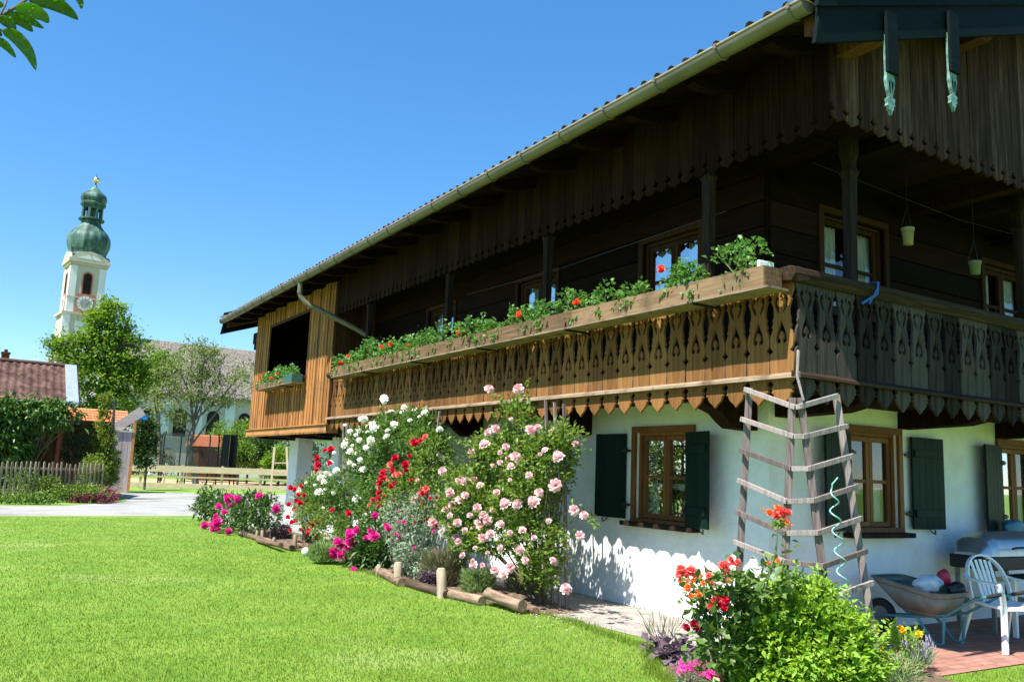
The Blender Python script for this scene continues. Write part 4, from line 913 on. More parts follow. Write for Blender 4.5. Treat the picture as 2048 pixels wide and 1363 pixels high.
# magenta peony
def peony(label, base, blobs, blooms, xb_, br_, n, group='magenta peonies'):
    r = thing('peony', label, 'peony', base, group)
    o, Cc = foliage('leaves', blobs, n, 9, .06, .12, L['peony'], r, .34, up=.1); twigs(r, base, Cc, 18, 'greenstem', .008)
    for px, py in blooms: bloom('bigmagenta', PX(px, py, random.uniform(*xb_)), br_*random.uniform(.85, 1.15), r)
    return r
peony('dark leaved peony with magenta flowers leaning onto the lawn beside the silver campion', (5.45, 13.6, 0), [blobpx(735, 1105, 5.4, (.26, .5, .3)), blobpx(760, 1090, 5.5, (.25, .4, .32)), blobpx(710, 1125, 5.3, (.2, .35, .2))],
      [(675, 1085), (684, 1110), (692, 1098), (668, 1105), (703, 1070), (712, 1062), (740, 1062), (748, 1072), (732, 1075), (750, 1030), (772, 1050), (660, 1155), (680, 1142), (695, 1152), (708, 1142), (712, 1148), (682, 1088), (700, 1088), (776, 1056)], (5.05, 5.15), .085, 210)
peony('broad pink flowered peony bush at the road end of the bed', (5.05, 20.4, 0), [blobpx(455, 1018, 5.0, (.35, .7, .32)), blobpx(500, 1020, 5.1, (.35, .7, .35)), blobpx(425, 1000, 5.0, (.3, .7, .26)), blobpx(530, 1025, 5.2, (.3, .6, .33)), blobpx(415, 1015, 4.9, (.25, .5, .25))],
      [(519, 993), (460, 998), (475, 998), (438, 1015), (450, 1025), (432, 1030), (434, 1040), (427, 1038), (436, 1045), (432, 1052), (410, 1050), (430, 1060), (458, 1062), (553, 1017), (462, 1010)], (4.6, 4.75), .1, 420)
# lavenders & small herbs
def tuft(name, label, cat, c, r_, n, size, mat, asp=.08, up=1.6, blooms=0, group=None, z=None):
    t = thing(name, label, cat, (c[0], c[1], 0), group); a = rng.uniform(0, 6.28, n); q = np.sqrt(rng.random(n))
    x = c[0]+r_*.5*q*np.cos(a); y = c[1]+r_*.5*q*np.sin(a)
    P_ = np.stack([x, y, np.full(n, .02)+rng.random(n)*r_*.7], 1); out = np.stack([np.cos(a)*q, np.sin(a)*q, 0*a], 1)
    V, F, R = leaf_arrays(P_, out, size, asp, up=up, outb=1.2); link('leaves', npmesh('leaves', V-np.array(t.location), F, R), mat, t); return t
tuft('lavender', 'fresh green lavender cushion behind the log edging below the pink rose', 'lavender', PZ(955, 1190), .34, 3200, .12, L['lav'], .07, group='lavender bushes')
tuft('lavender', 'dry greyish lavender behind the pointed edging stakes', 'lavender', PZ(885, 1172), .5, 3600, .17, L['drylav'], .05, group='lavender bushes')
tuft('lavender', 'small dark green lavender by the white ball at the lawn edge', 'lavender', PZ(642, 1126), .3, 2600, .13, L['lav'], .08, group='lavender bushes')
tuft('lavender', 'pale loose lavender between the dry one and the pink rose', 'lavender', PZ(1020, 1195)+Vector((.25, .1, 0)), .36, 1600, .13, L['drylav'], .06, group='lavender bushes')
tuft('thyme', 'reddish thyme patch hanging over the logs between the two stakes', 'thyme', PZ(860, 1178), .26, 1600, .045, L['purple'], .5, .6)
tuft('saxifrage', 'low pink and brown cushion plant under the left logs', 'plant', PZ(560, 1080), .4, 900, .06, L['purple'], .5, .6)
tuft('strawflower', 'low green plant with leaves beside the orange pot behind the left logs', 'plant', PZ(690, 1075), .5, 900, .08, L['rose'], .5, .6)
bp = PZ(611, 1111); tag(MB().lathe([(0, 0), (.04, .01), (.068, .04), (.075, .075), (.068, .11), (.04, .14), (0, .15)], bp, 20).build('garden_ball', M['plastic']), 'small white ball lying on the lawn edge beside the dark green lavender', 'ball')
pt = PZ(620, 1085); tag(MB().lathe([(0, 0), (.07, 0), (.1, .16), (.11, .16), (.11, .19), (.09, .19), (.085, .15), (0, .15)], (pt.x+.15, pt.y, 0), 20).build('flower_pot', M['orangewood']), 'small orange pot between the low roses and the left logs', 'flower pot')
# log edging : horizontal logs and upright stakes
def log(a, b, r1, label, endm=True):
    m = MB(); a = Vector(a); b = Vector(b); n = 7; pts = [a.lerp(b, i/n)+Vector((random.uniform(-1, 1)*.006, 0, random.uniform(-1, 1)*.006)) for i in range(n+1)]
    m.rnd().tube(pts, [r1*random.uniform(.92, 1.08) for _ in pts], 12); o = m.build('log', M['log']); return tag(o, label, 'log', 'logs edging the flower bed')
def stake(p, h, r1, label, tilt=(0, 0)):
    p = Vector(p); m = MB().rnd(); top = p+Vector((tilt[0], tilt[1], h))
    m.tube([p+Vector((0, 0, -.05)), p.lerp(top, .5), top-Vector((0, 0, r1*.5)), top], [r1, r1*1.02, r1, r1*.72], 10); o = m.build('stake', M['logend']); return tag(o, label, 'stake', 'stakes holding the log edging')
def gp(px, py, z=.05): return PZ(px, py, z)
log(gp(480, 1065), gp(585, 1096), .055, 'long thin round log nearest the road, in front of the peony'); log(gp(556, 1088), gp(618, 1092), .06, 'short log turning the corner left of the white ball'); log(gp(515, 1080), gp(562, 1090, .12), .045, 'log lying on top of the long thin one')
log(gp(755, 1140), gp(805, 1165), .07, 'dark split log beside the magenta peony'); log(gp(808, 1162), gp(895, 1188), .06, 'pale log between the two pointed stakes'); log(gp(895, 1186), gp(965, 1202), .06, 'thick log in front of the green lavender')
log(gp(975, 1186, .14), gp(1045, 1212, .09), .066, 'bleached log lying slanted at the right end of the edging'); log(gp(1045, 1210, .04), gp(1072, 1222, .04), .05, 'short cut log stub at the end of the edging'); log(gp(640, 1092), gp(690, 1095), .05, 'thin reddish log behind the dark green lavender')
for (px, py, h, r1, lb, tl) in ((524, 1082, .22, .035, 'small stake by the peony end of the logs', (0, .03)), (513, 1080, .2, .03, 'thinner small stake by the peony end of the logs', (0, 0)), (545, 1092, .17, .03, 'short dark stake at the corner of the left logs', (.02, 0)), (589, 1098, .27, .04, 'tall stake at the corner of the left logs', (0, .03)),
                                (796, 1168, .30, .06, 'thick square cut stake beside the silver campion', (0, .03)), (884, 1195, .36, .062, 'tallest thick stake in front of the dry lavender', (.0, .06)), (978, 1197, .14, .04, 'short stake stub behind the bleached log', (0, 0)), (757, 1150, .16, .04, 'dark stake beside the peony flowers', (0, 0))):
    stake(PZ(px, py), h, r1, lb, tl)

# ------------------------------------------------------------ front right group
# pyramid trellis with three angled panels
t = thing('trellis', 'tall weathered open trellis of four slats with angled rungs at the house corner', 'trellis', (5.5, 4.7, 0))
DO, DI = 7.45, 7.05
def TP(px, py, dd): return PD(px, py, dd)
posts = [((1499, 775), (1474, 1215), DO), ((1585, 795), (1566, 1215), DI), ((1601, 795), (1655, 1215), DI), ((1672, 790), (1741, 1235), DO)]
for a, b, dd in posts:
    p, q = TP(*a, dd), TP(*b, dd); q = q+(q-p)*max(0, (q.z)/(p.z-q.z)); q.z = max(q.z, 0)
    d = (p-Vector((5.9, 5.2, p.z))); MB().rnd().beam(q, p, .054, .036, (.6, .8, 0)).build('upright', M['trellis'], t, .003)
Lr = [(1487, 779), (1480, 838), (1478, 900), (1474, 960), (1470, 1022), (1467, 1082), (1462, 1145)]
LI = [(1588, 815), (1585, 873), (1580, 937), (1572, 1002), (1570, 1065), (1568, 1122), (1563, 1185)]
RI = [(1598, 813), (1606, 873), (1614, 937), (1625, 1000), (1633, 1064), (1643, 1130), (1652, 1195)]
Rr = [(1672, 792), (1692, 852), (1703, 911), (1711, 972), (1720, 1035), (1730, 1100), (1742, 1163)]
fo = Vector((-.59, -.81, 0))*.045
for a, b, c, d in zip(Lr, LI, RI, Rr):
    A_, B_, C_, D_ = TP(*a, DO)+fo, TP(*b, DI)+fo, TP(*c, DI)+fo, TP(*d, DO)+fo
    for p, q in ((A_, B_), (B_, C_), (C_, D_)):
        mid_ = p.lerp(q, .5)+Vector((0, 0, random.uniform(-.008, .004))); MB().rnd().beam(p, q, .026, .04).build('rung', M['trellis'], t, .003)
s0 = TP(1597, 700, 7.02); s1 = TP(1607, 800, 7.0)
MB().rnd().tube([s0, TP(1594, 750, 7.0), s1], [.014, .012, .01], 6).build('finial', M['trellis'], t)
# spiral stake
pts = []; a0 = PD(1664, 968, 6.85); a1 = PD(1688, 1180, 6.85); a1 = a0+(a1-a0)*(a0.z/(a0.z-a1.z)*.98)
for i in range(240):
    u = i/239; c = a0.lerp(a1, u); ph = u*2*math.pi*11; rr = .035*min(1, u*12); pts.append(c+Vector((math.cos(ph)*rr, math.sin(ph)*rr, 0)))
tag(MB().tube([a0+Vector((.04, -.02, .05))]+pts, .006, 6).build('spiral_stake', M['spiral']), 'pale teal spiral plant stake standing in front of the tall open trellis', 'plant stake')
# bright green bush
def onblob(c, r): return (tuple(c), r)
mb0 = PZ(1608, 1436); MX, MY = mb0.x, mb0.y
r = thing('spearmint_bush', 'dense bright green leafy bush in front of the tall open trellis', 'bush', (MX, MY, 0))
bm_ = [((MX, MY, .44), (.45, .45, .40)), ((MX+.16, MY-.1, .56), (.2, .2, .22)), ((MX-.18, MY+.11, .56), (.22, .22, .22)), ((MX-.14, MY+.14, .42), (.28, .28, .34)), ((MX+.17, MY-.16, .38), (.28, .28, .32)), ((MX+.0, MY, .70), (.26, .26, .2)), ((MX+.1, MY-.15, .25), (.4, .36, .22)), ((MX-.12, MY+.02, .2), (.38, .34, .2))]
o, _c = foliage('leaves', bm_, 1700, 12, .028, .058, L['mint'], r, .5, up=.15, outb=1.1, fold=.3)
# upright shoots with leaf pairs along them: give the bush its spiky outline
P_ = []; O2 = []; m = MB()
for k in range(190):
    b, rr = bm_[rng.integers(0, len(bm_))]; d = rdir(1)[0]; d[2] = abs(d[2])*.9+.2; d /= np.linalg.norm(d); p = np.array(b)+d*np.array(rr)*.9; L_ = rng.uniform(.08, .17); dd = (d*.6+np.array([0, 0, .8])); dd /= np.linalg.norm(dd)
    m.rnd().tube([p-dd*.05, p+dd*L_], [.003, .0015], 4, False)
    for j in range(7):
        u = j/6; a = j*1.57+k; s = np.cross(dd, [math.cos(a), math.sin(a), .1]); 
        for sg in (-1, 1): P_.append(p+dd*L_*u); O2.append(s*sg*1.2+dd*.8*u)
m.build('shoots', M['greenstem'], r)['kind'] = 'stuff'
V, F, R = leaf_arrays(np.array(P_), np.array(O2), .045, .5, up=.1, outb=1.6); link('shoot_leaves', npmesh('shoot_leaves', V-np.array(r.location), F, np.clip(R*.6+.4, 0, 1)), L['mint'], r)
twigs(r, (MX, MY, 0), _c, 30, 'greenstem', .006)
# orange-red rose
r0p = PZ(1455, 1385, 0); r = thing('coral_rose', 'tall rose with coral and orange flower clusters left of the bright green bush', 'rose bush', (r0p.x, r0p.y, 0))
def rb_(px, py, dd, rad): return (V3(PD(px, py, dd)), rad)
bc = [rb_(1445, 1230, 6.35, (.18, .18, .18)), rb_(1490, 1200, 6.4, (.13, .13, .14)), rb_(1430, 1280, 6.2, (.17, .17, .14)), rb_(1455, 1290, 6.35, (.14, .14, .16)), rb_(1540, 1160, 6.3, (.12, .12, .14)), rb_(1460, 1170, 6.2, (.12, .12, .1)), rb_(1400, 1190, 6.2, (.09, .1, .08)), rb_(1560, 1100, 6.35, (.07, .07, .12))]
o, Cc = foliage('leaves', bc, 185, 6, .05, .062, L['darkrose'], r, .8, fold=.12); base = (r0p.x, r0p.y, 0)
twigs(r, base, Cc, 20, 'greenstem', .01)
m = MB()
def cane(pts, dd, r1=.006):
    q = [PD(px, py, dd) for px, py in pts]; m.rnd().tube([Vector(base)]+q, [.009]+[r1]*(len(q)-1)+[.003], 5, False); return q
cane([(1470, 1280), (1530, 1180), (1552, 1100), (1556, 1045)], 6.3, .007); cane([(1440, 1280), (1400, 1200), (1380, 1160), (1372, 1145)], 6.2); cane([(1450, 1270), (1460, 1190), (1468, 1145)], 6.2); cane([(1440, 1290), (1432, 1215)], 6.1); cane([(1430, 1300), (1400, 1240)], 6.1); cane([(1450, 1250), (1415, 1190), (1412, 1160)], 6.2); cane([(1500, 1250), (1530, 1160), (1545, 1125)], 6.3)
m.build('canes', M['greenstem'], r)
for cl, n, kind, rad in (((1553, 1028), 9, 'coral', .03), ((1545, 1022), 7, 'orange', .02), ((1575, 1040), 5, 'orange', .017), ((1366, 1142), 7, 'coral', .026), ((1358, 1155), 5, 'orange', .016), ((1466, 1128), 8, 'coral', .03), ((1404, 1162), 4, 'orange', .02), ((1440, 1150), 4, 'coral', .024), ((1415, 1155), 4, 'orange', .018), ((1380, 1175), 4, 'orange', .018), ((1437, 1206), 6, 'red', .032), ((1392, 1190), 3, 'orange', .02), ((1545, 1118), 3, 'orange', .02), ((1390, 1252), 6, 'crimson', .03)):
    for _ in range(n):
        p = PD(cl[0]+random.gauss(0, 9), cl[1]+random.gauss(0, 6), 6.1 if cl[0] < 1480 else 6.3); bloom(kind, p, rad, r)
P_ = []
for cl in ((1555, 1045), (1366, 1160), (1404, 1175), (1466, 1145)):
    for _ in range(26): P_.append(np.array(PD(cl[0]+random.gauss(0, 12), cl[1]+random.gauss(5, 10), 6.2)))
V, F, R = leaf_arrays(np.array(P_), rdir(len(P_)), .035, .35); link('sepals', npmesh('sepals', V-np.array(r.location), F, R), L['rose'], r)
# dianthus, purple heuchera, pale groundcover, sprigs
dp0 = PZ(1408, 1384); r = thing('dianthus', 'low cushion of bright magenta dianthus at the lawn edge', 'dianthus', (dp0.x, dp0.y, 0))
bd = [((dp0.x, dp0.y, .06), (.18, .18, .15)), ((dp0.x+.09, dp0.y-.08, .08), (.15, .15, .12)), ((dp0.x-.02, dp0.y+.12, .11), (.12, .12, .1))]
foliage('leaves', bd, 240, 7, .02, .06, L['silver'], r, .1, up=.8)
for k in range(98):
    b, rr = bd[rng.integers(0, 3)]; d = rdir(1)[0]; d[2] = abs(d[2])+.3; d /= np.linalg.norm(d); bloom('dianthus', np.array(b)+d*np.array(rr)*1.12, .031, r, (0, -.3, 1), .5)
hp = PZ(1348, 1325); r = thing('heuchera', 'purple grey leaved heuchera left of the magenta dianthus', 'heuchera', (hp.x+.05, hp.y+.1, 0)); foliage('leaves', [((hp.x+.05, hp.y+.1, .07), (.17, .19, .08)), ((hp.x+.02, hp.y-.05, .05), (.1, .1, .06))], 60, 6, .035, .075, L['purple'], r, 1.0, up=.3, fold=.1)
gp0 = PZ(1488, 1392); r = thing('lady_mantle', 'pale green low leafy plant at the bottom edge between dianthus and bright bush', 'plant', (gp0.x, gp0.y, 0)); foliage('leaves', [((gp0.x, gp0.y, .08), (.25, .2, .09)), ((gp0.x-.12, gp0.y-.08, .05), (.18, .15, .07)), ((gp0.x+.1, gp0.y+.12, .16), (.15, .12, .08))], 190, 7, .035, .06, L['strawberry'], r, .9, up=.3, fold=.12)
tuft('plantain', 'thin dark seed heads standing in long grass at the paving edge', 'plant', PZ(1325, 1300), .3, 60, .2, L['drylav'], .02, 2.5)
# yellow rose and small lavender by the terrace
yp = PZ(1795, 1350); r = thing('yellow_rose', 'small yellow rose right of the bright green bush', 'rose bush', (yp.x, yp.y, 0)); DY = math.hypot(yp.x, yp.y)
by = [rb_(1800, 1285, DY, (.1, .1, .08)), rb_(1775, 1320, DY, (.12, .12, .09)), rb_(1825, 1275, DY, (.07, .07, .05)), rb_(1785, 1260, DY, (.07, .07, .05))]
o, Cc = foliage('leaves', by, 75, 6, .03, .045, L['mint'], r, .6); twigs(r, (yp.x, yp.y, 0), Cc, 16, 'greenstem', .005)
for px, py in ((1800, 1256), (1806, 1260), (1838, 1267), (1779, 1308), (1762, 1298), (1755, 1258)): bloom('yellow', PD(px, py, DY-.12), .028, r)
t = tuft('lavender', 'small lavender with pale flower spikes in front of the wheelbarrow', 'lavender', PZ(1838, 1340), .2, 420, .11, L['lav'], .05, 2.2, group='lavender bushes')
m = MB(); c = PZ(1838, 1345)
M['lavflower'] = plain('lavender_flower', (.34, .28, .42), .8)
for k in range(46):
    a = random.uniform(0, 6.28); q = random.uniform(.02, .17); p = Vector((c.x+q*math.cos(a), c.y+q*math.sin(a), .1)); q2 = p+Vector((math.cos(a)*.06, math.sin(a)*.06, random.uniform(.1, .2)))
    m.tube([p, q2], .0015, 4, False).tube([q2, q2+Vector((0, 0, .03))], [.006, .004], 5)
m.build('flower_spikes', M['lavflower'], t)
# weeds along the terrace edge
tuft('weeds', 'pale green weeds at the bottom edge between the bush and the brick terrace', 'plant', PZ(1800, 1385), .34, 800, .06, L['lav'], .12, 1.)

# ------------------------------------------------------------ plastic chair
def chair(label, loc, rz, nm='plastic_chair'):
    t = thing(nm, label, 'chair', (0, 0, 0), None); P = M['plastic']
    # local: x right, y forward (facing), seat z .43
    def shell(name, grid, th, mat=P):
        nu = len(grid); nv = len(grid[0]); V = [p for row in grid for p in row]; F = [(i*nv+j, i*nv+j+1, (i+1)*nv+j+1, (i+1)*nv+j) for i in range(nu-1) for j in range(nv-1)]
        me = npmesh(name, V, F, None, True); o = link(name, me, mat, t); s = o.modifiers.new('s', 'SOLIDIFY'); s.thickness = th; s.offset = 0; return o
    g = [[((-.235+.47*i/12)*(1+.06*(j/10)), -.2+.44*j/10, .43-.018*math.sin(math.pi*i/12)*math.sin(math.pi*j/10)-(.03*max(0, (j-9)))-.0) for j in range(11)] for i in range(13)]
    shell('seat', g, .012)
    MB().tube([(-.24, -.2, .425), (-.25, 0, .42), (-.255, .22, .41), (0, .245, .405), (.255, .22, .41), (.25, 0, .42), (.24, -.2, .425)], .014, 8).build('seat_rim', P, t)
    # back: hoop + slats
    def hoop(u): a = math.pi*u; return Vector((-.235*math.cos(a)*(1+.05*math.sin(a)), -.2-.14*math.sin(a)**.8, .43+.44*math.sin(a)**.62))
    m = MB()
    for i in range(24):
        p, q = hoop(i/24), hoop((i+1)/24)
        m.beam(p, q+(q-p)*.12, .018, .05, (0, 1, .2))
    m.build('back_frame', P, t, .005)
    for k in range(5):
        x = -.11+.055*k; zt = .83-.5*x*x*3; m = MB(); m.tube([(x*.8, -.19, .43), (x*.9, -.235, .6), (x, -.325, zt-.01)], .001, 4)
        m = MB(); m.beam((x*.8, -.195, .42), (x*.9, -.25, .6), .034, .008, (0, 1, 0)); m.beam((x*.9, -.25, .6), (x, -.335, zt), .034, .008, (0, 1, 0)); m.build('back_slat', P, t, .003)
    for sx in (-1, 1):
        m = MB(); pts = [(sx*.225, -.30, .68), (sx*.27, -.2, .655), (sx*.285, 0, .64), (sx*.285, .13, .645), (sx*.28, .19, .63)]
        for p, q in zip(pts, pts[1:]): q = Vector(q); p = Vector(p); m.beam(p, q+(q-p)*.06, .055, .016)
        m.build('armrest', P, t, .006)
        m = MB(); pts = [(sx*.28, .175, .64, .05), (sx*.275, .215, .56, .05), (sx*.262, .215, .44, .055), (sx*.30, .25, .0, .036)]
        for a, b in zip(pts, pts[1:]): m.beam(a[:3], Vector(b[:3])+(Vector(b[:3])-Vector(a[:3]))*.0, .022+.5*(a[3]-.03), a[3], (0, 1, 0))
        m.build('leg', P, t, .006)
        m = MB(); m.beam((sx*.225, -.2, .43), (sx*.27, -.33, 0), .03, .045, (0, 1, 0)); m.build('leg', P, t, .006)
    t.location = loc; t.rotation_euler = (0, 0, rz); return t
fdir = Vector((-.14, -.46, 0)).normalized()
chair('white plastic garden armchair on the brick terrace beside the wheelbarrow', (9.22, 5.08, .01), math.atan2(-fdir.x, fdir.y)).scale = (1.07, 1.07, 1.04)

# ------------------------------------------------------------ wheelbarrow
t = thing('wheelbarrow', 'wheelbarrow with grey metal tray and teal frame standing on the terrace', 'wheelbarrow', (0, 0, 0))
# local: +y towards the wheel, handles at -y
def loft(m, secs, th=.0):
    n = len(secs[0]); 
    for a, b in zip(secs, secs[1:]):
        m.add(list(a)+list(b), [(i, (i+1) % n, n+(i+1) % n, n+i) for i in range(n)], True)
m = MB(); top = []; bot = []
def rr_(w0, w1, y0, y1, z0, z1, rad, n=5):
    """rounded rectangle ring; w0 at y0 (rear), w1 at y1 (front)"""
    out = []
    for cx_, cy_, a0, zz in ((w1-rad, y1-rad, 0, z1), (-w1+rad, y1-rad, 90, z1), (-w0+rad, y0+rad, 180, z0), (w0-rad, y0+rad, 270, z0)):
        for i in range(n+1): a = math.radians(a0+90*i/n); out.append(Vector((cx_+rad*math.cos(a), cy_+rad*math.sin(a), zz)))
    return out
outer = [rr_(.33, .31, -.42, .55, .56, .66, .14), rr_(.335, .315, -.43, .56, .568, .668, .145), rr_(.33, .31, -.42, .55, .565, .665, .14)]
wallr = [rr_(.325, .305, -.415, .545, .56, .66, .14), rr_(.31, .29, -.395, .49, .51, .60, .135), rr_(.255, .215, -.315, .22, .335, .345, .10), rr_(.24, .20, -.29, .17, .305, .31, .09), rr_(.22, .18, -.27, .14, .295, .298, .08), rr_(.15, .12, -.18, .06, .285, .285, .06)]
loft(m, outer[:2]); loft(m, wallr); nn_ = len(wallr[-1]); m.add(wallr[-1], [tuple(range(nn_))])
tray = m.build('tray', M['galv'], t); sdm = tray.modifiers.new('s', 'SOLIDIFY'); sdm.thickness = .006
MB().tube(rr_(.332, .312, -.425, .555, .565, .665, .14)+[rr_(.332, .312, -.425, .555, .565, .665, .14)[0]], .009, 8).build('tray_rim', M['galv'], tray)
for sx in (-1, 1):
    m = MB(); m.tube([(sx*.28, -.95, .62), (sx*.27, -.75, .56), (sx*.22, -.4, .34), (sx*.17, 0, .27), (sx*.10, .42, .22), (sx*.07, .56, .2)], .016, 10); m.build('frame_tube', M['tealpaint'], t)
    m = MB(); m.tube([(sx*.19, -.02, .27), (sx*.21, -.14, .14), (sx*.22, -.24, .02), (sx*.22, -.30, .012), (sx*.22, -.35, .03), (sx*.225, -.37, .3)], .016, 10); m.build('leg', M['tealpaint'], t)
    m = MB(); m.tube([(sx*.285, -1.05, .65), (sx*.28, -.9, .605)], .021, 10); m.build('grip', M['rubber'], t)
MB().tube([(-.07, .56, .2), (.07, .56, .2)], .01, 8).build('axle', M['iron'], t)
m = MB(); prof = [(.11, -.03), (.15, -.045), (.185, -.035), (.2, 0), (.185, .035), (.15, .045), (.11, .03)]
vs = []; n = 28
for r1, o1 in prof:
    for k in range(n): a = 2*math.pi*k/n; vs.append((o1, .56+r1*math.cos(a), .2+r1*math.sin(a)))
m.add(vs, [(i*n+k, i*n+(k+1) % n, (i+1)*n+(k+1) % n, (i+1)*n+k) for i in range(len(prof)-1) for k in range(n)], True)
wh = m.build('wheel', M['rubber'], t)
m = MB()
for o1 in (-.026, .02): 
    vs = [(o1, .56+.112*math.cos(2*math.pi*k/24), .2+.112*math.sin(2*math.pi*k/24)) for k in range(24)]+[(o1+.006, .56+.112*math.cos(2*math.pi*k/24), .2+.112*math.sin(2*math.pi*k/24)) for k in range(24)]
    m.add(vs, [tuple(range(24)), tuple(range(24, 48))]+[(k, (k+1) % 24, 24+(k+1) % 24, 24+k) for k in range(24)])
m.build('rim', M['galv'], wh)
wl = Vector((8.83, 6.0, 0)); 
t.location = (8.78, 5.74, .01); t.rotation_euler = (0, 0, math.radians(4)); t.scale = (.9, .88, .93)
# plastic bag in the barrow
def bag(name, label, c, r, mat, seed, sq=(1, 1, 1)):
    bm = bmesh.new(); bmesh.ops.create_icosphere(bm, subdivisions=4, radius=1)
    rs = np.random.default_rng(seed); W = rs.normal(size=(14, 3)); Ph = rs.uniform(0, 6, 14)
    for v in bm.verts:
        p = np.array(v.co); s = sum(math.sin(W[i]@p*2.2+Ph[i])*.045+abs(math.sin(W[i]@p*3.3+Ph[i]))*.02 for i in range(14)); v.co = Vector(p*(1+s)*np.array(r)*np.array(sq))
    for f in bm.faces: f.smooth = True
    me = bpy.data.meshes.new(name); bm.to_mesh(me); bm.free(); o = link(name, me, mat); o.location = c; return tag(o, label, 'bag')
M['bag'] = noisemat('printed_bag', [(.3, (.62, .64, .7)), (.62, (.75, .76, .8)), (.66, (.35, .45, .6))], (1, 1, 1), 3, 3, .4, .3, .02)
M['bagred'] = plain('red_bag', (.4, .02, .06), .4); M['bagblack'] = plain('black_bag', (.015, .015, .018), .35)
bc_ = PY(1858, 1166, 5.65); bag('fertiliser_bag', 'crumpled white and blue plastic bag lying in the wheelbarrow', bc_, (.15, .11, .08), M['bag'], 3)
bc_ = PY(1887, 1152, 5.55); bag('fertiliser_bag', 'small dark red crumpled bag on top of the white bag in the wheelbarrow', bc_, (.05, .06, .07), M['bagred'], 5)
bc_ = PY(1912, 1176, 5.45); bag('waste_bag', 'black plastic bag drooping over the rear rim of the wheelbarrow', bc_, (.10, .07, .06), M['bagblack'], 8)
# grill on its stand
t = thing('gas_grill', 'barbecue grill with grey metal lid on a stand against the white wall', 'grill', (10.45, 5.9, 0))
m = MB(); secs = []
gx0, gx1 = 9.93, 11.25
for i in range(13):
    u = i/12; x = gx0+(gx1-gx0)*u; e = min(1, math.sin(math.pi*min(max(u, .0), 1))*2.2)**.5; e = max(e, .12)
    secs.append([Vector((x, 5.92-.26*math.cos(a)*(.6+.4*e), .86+.27*e*math.sin(a)**.7 if math.sin(a) > 0 else .86)) for a in np.linspace(0, math.pi, 13)])
for a, b in zip(secs, secs[1:]): m.add(a+b, [(i, i+1, 14+i, 13+i) for i in range(12)], True)
M['lid'] = noisemat('grill_lid_metal', [(.3, (.4, .4, .42)), (.7, (.5, .5, .52))], (1, 1, 1), 3, 5, .3, .03, metallic=.75)
m.add(secs[0], [tuple(range(13))]); m.add(secs[-1], [tuple(range(13))]); lid = m.build('lid', M['lid'], t)
MB().tube([(10.3, 5.6, .95), (10.3, 5.55, .97), (10.9, 5.55, .97), (10.9, 5.6, .95)], .012, 8).build('lid_handle', M['iron'], lid)
MB().box(9.98, 11.2, 5.66, 6.18, .70, .855).build('firebox', M['iron'], t, .02)
for x, y in ((10.05, 5.7), (11.1, 5.7), (10.05, 6.12), (11.1, 6.12)): MB().box(x-.02, x+.02, y-.02, y+.02, .01, .7).build('leg', M['galv'], t)
MB().box(10.0, 11.15, 5.68, 6.15, .3, .33).build('shelf', M['galv'], t); MB().box(10.02, 11.13, 5.64, 5.668, .58, .64).build('front_rail', M['cream'], t)
# second chair behind with a blue back, and table
t = thing('garden_table', 'pale garden table leg and shelf half hidden behind the white chair', 'table', (10.4, 5.2, 0))
MB().box(9.95, 11.4, 4.95, 5.5, .66, .69).build('tabletop', M['darkZ'], t, .005)
for x, y in ((10.0, 5.02), (11.3, 5.02), (10.0, 5.44), (11.3, 5.44)): MB().beam((x, y, .01), (x, y, .66), .045, .045).build('leg', M['plastic'], t)
M['bluechair'] = plain('blue_fabric', (.08, .22, .3), .7)
q = PY(2040, 1062, 6.15); bag('cushion', 'blue cushion lying behind the grill under the right gable window', (11.35, 6.15, 1.16), (.17, .08, .09), M['bluechair'], 11)['category'] = 'cushion'
MB_ = MB().box(10.95, 11.6, 6.05, 6.25, 1.02, 1.065); tag(MB_.build('wall_shelf', M['darkZ']), 'dark narrow shelf board carrying the blue cushion beside the right shutter', 'shelf')
# ------------------------------------------------------------ background left
def tree(name, label, cat, base, trunkpts, rads, blobs, nclump, per, spread, lsize, mat, limbs=26, group=None, asp=.55, bark='bark', lr=.05):
    t = thing(name, label, cat, base, group); m = MB().tube(trunkpts, rads, 12)
    o, Cc = foliage('crown', blobs, nclump, per, spread, lsize, mat, t, asp, zmin=.5, up=.1)
    tp = [Vector(p) for p in trunkpts]; prim = []
    for c, r in blobs:
        c = Vector(c); st = tp[random.randint(len(tp)//2, len(tp)-1)]; mid = st.lerp(c, .5)+Vector((random.uniform(-1, 1), random.uniform(-1, 1), -.5))*.25
        m.rnd().tube([st, mid, c, c+(c-mid)*.08], [lr*1.3, lr, lr*.55, lr*.2], 7, False); prim.append((mid, c))
    idx = rng.choice(len(Cc), min(limbs, len(Cc)), replace=False)
    for i in idx:
        q = Vector(Cc[i]); best = min(prim, key=lambda a: (a[1]-q).length); s = best[0].lerp(best[1], random.uniform(.4, 1)); mm = s.lerp(q, .5)+Vector((random.uniform(-1, 1), random.uniform(-1, 1), random.uniform(-1, 1)))*.15
        m.rnd().tube([s, mm, q], [lr*.35, lr*.22, lr*.08], 5, False)
    m.build('trunk', M[bark], t); return t
def bd(px, py, dd, r): return (V3(PD(px, py, dd)), r)
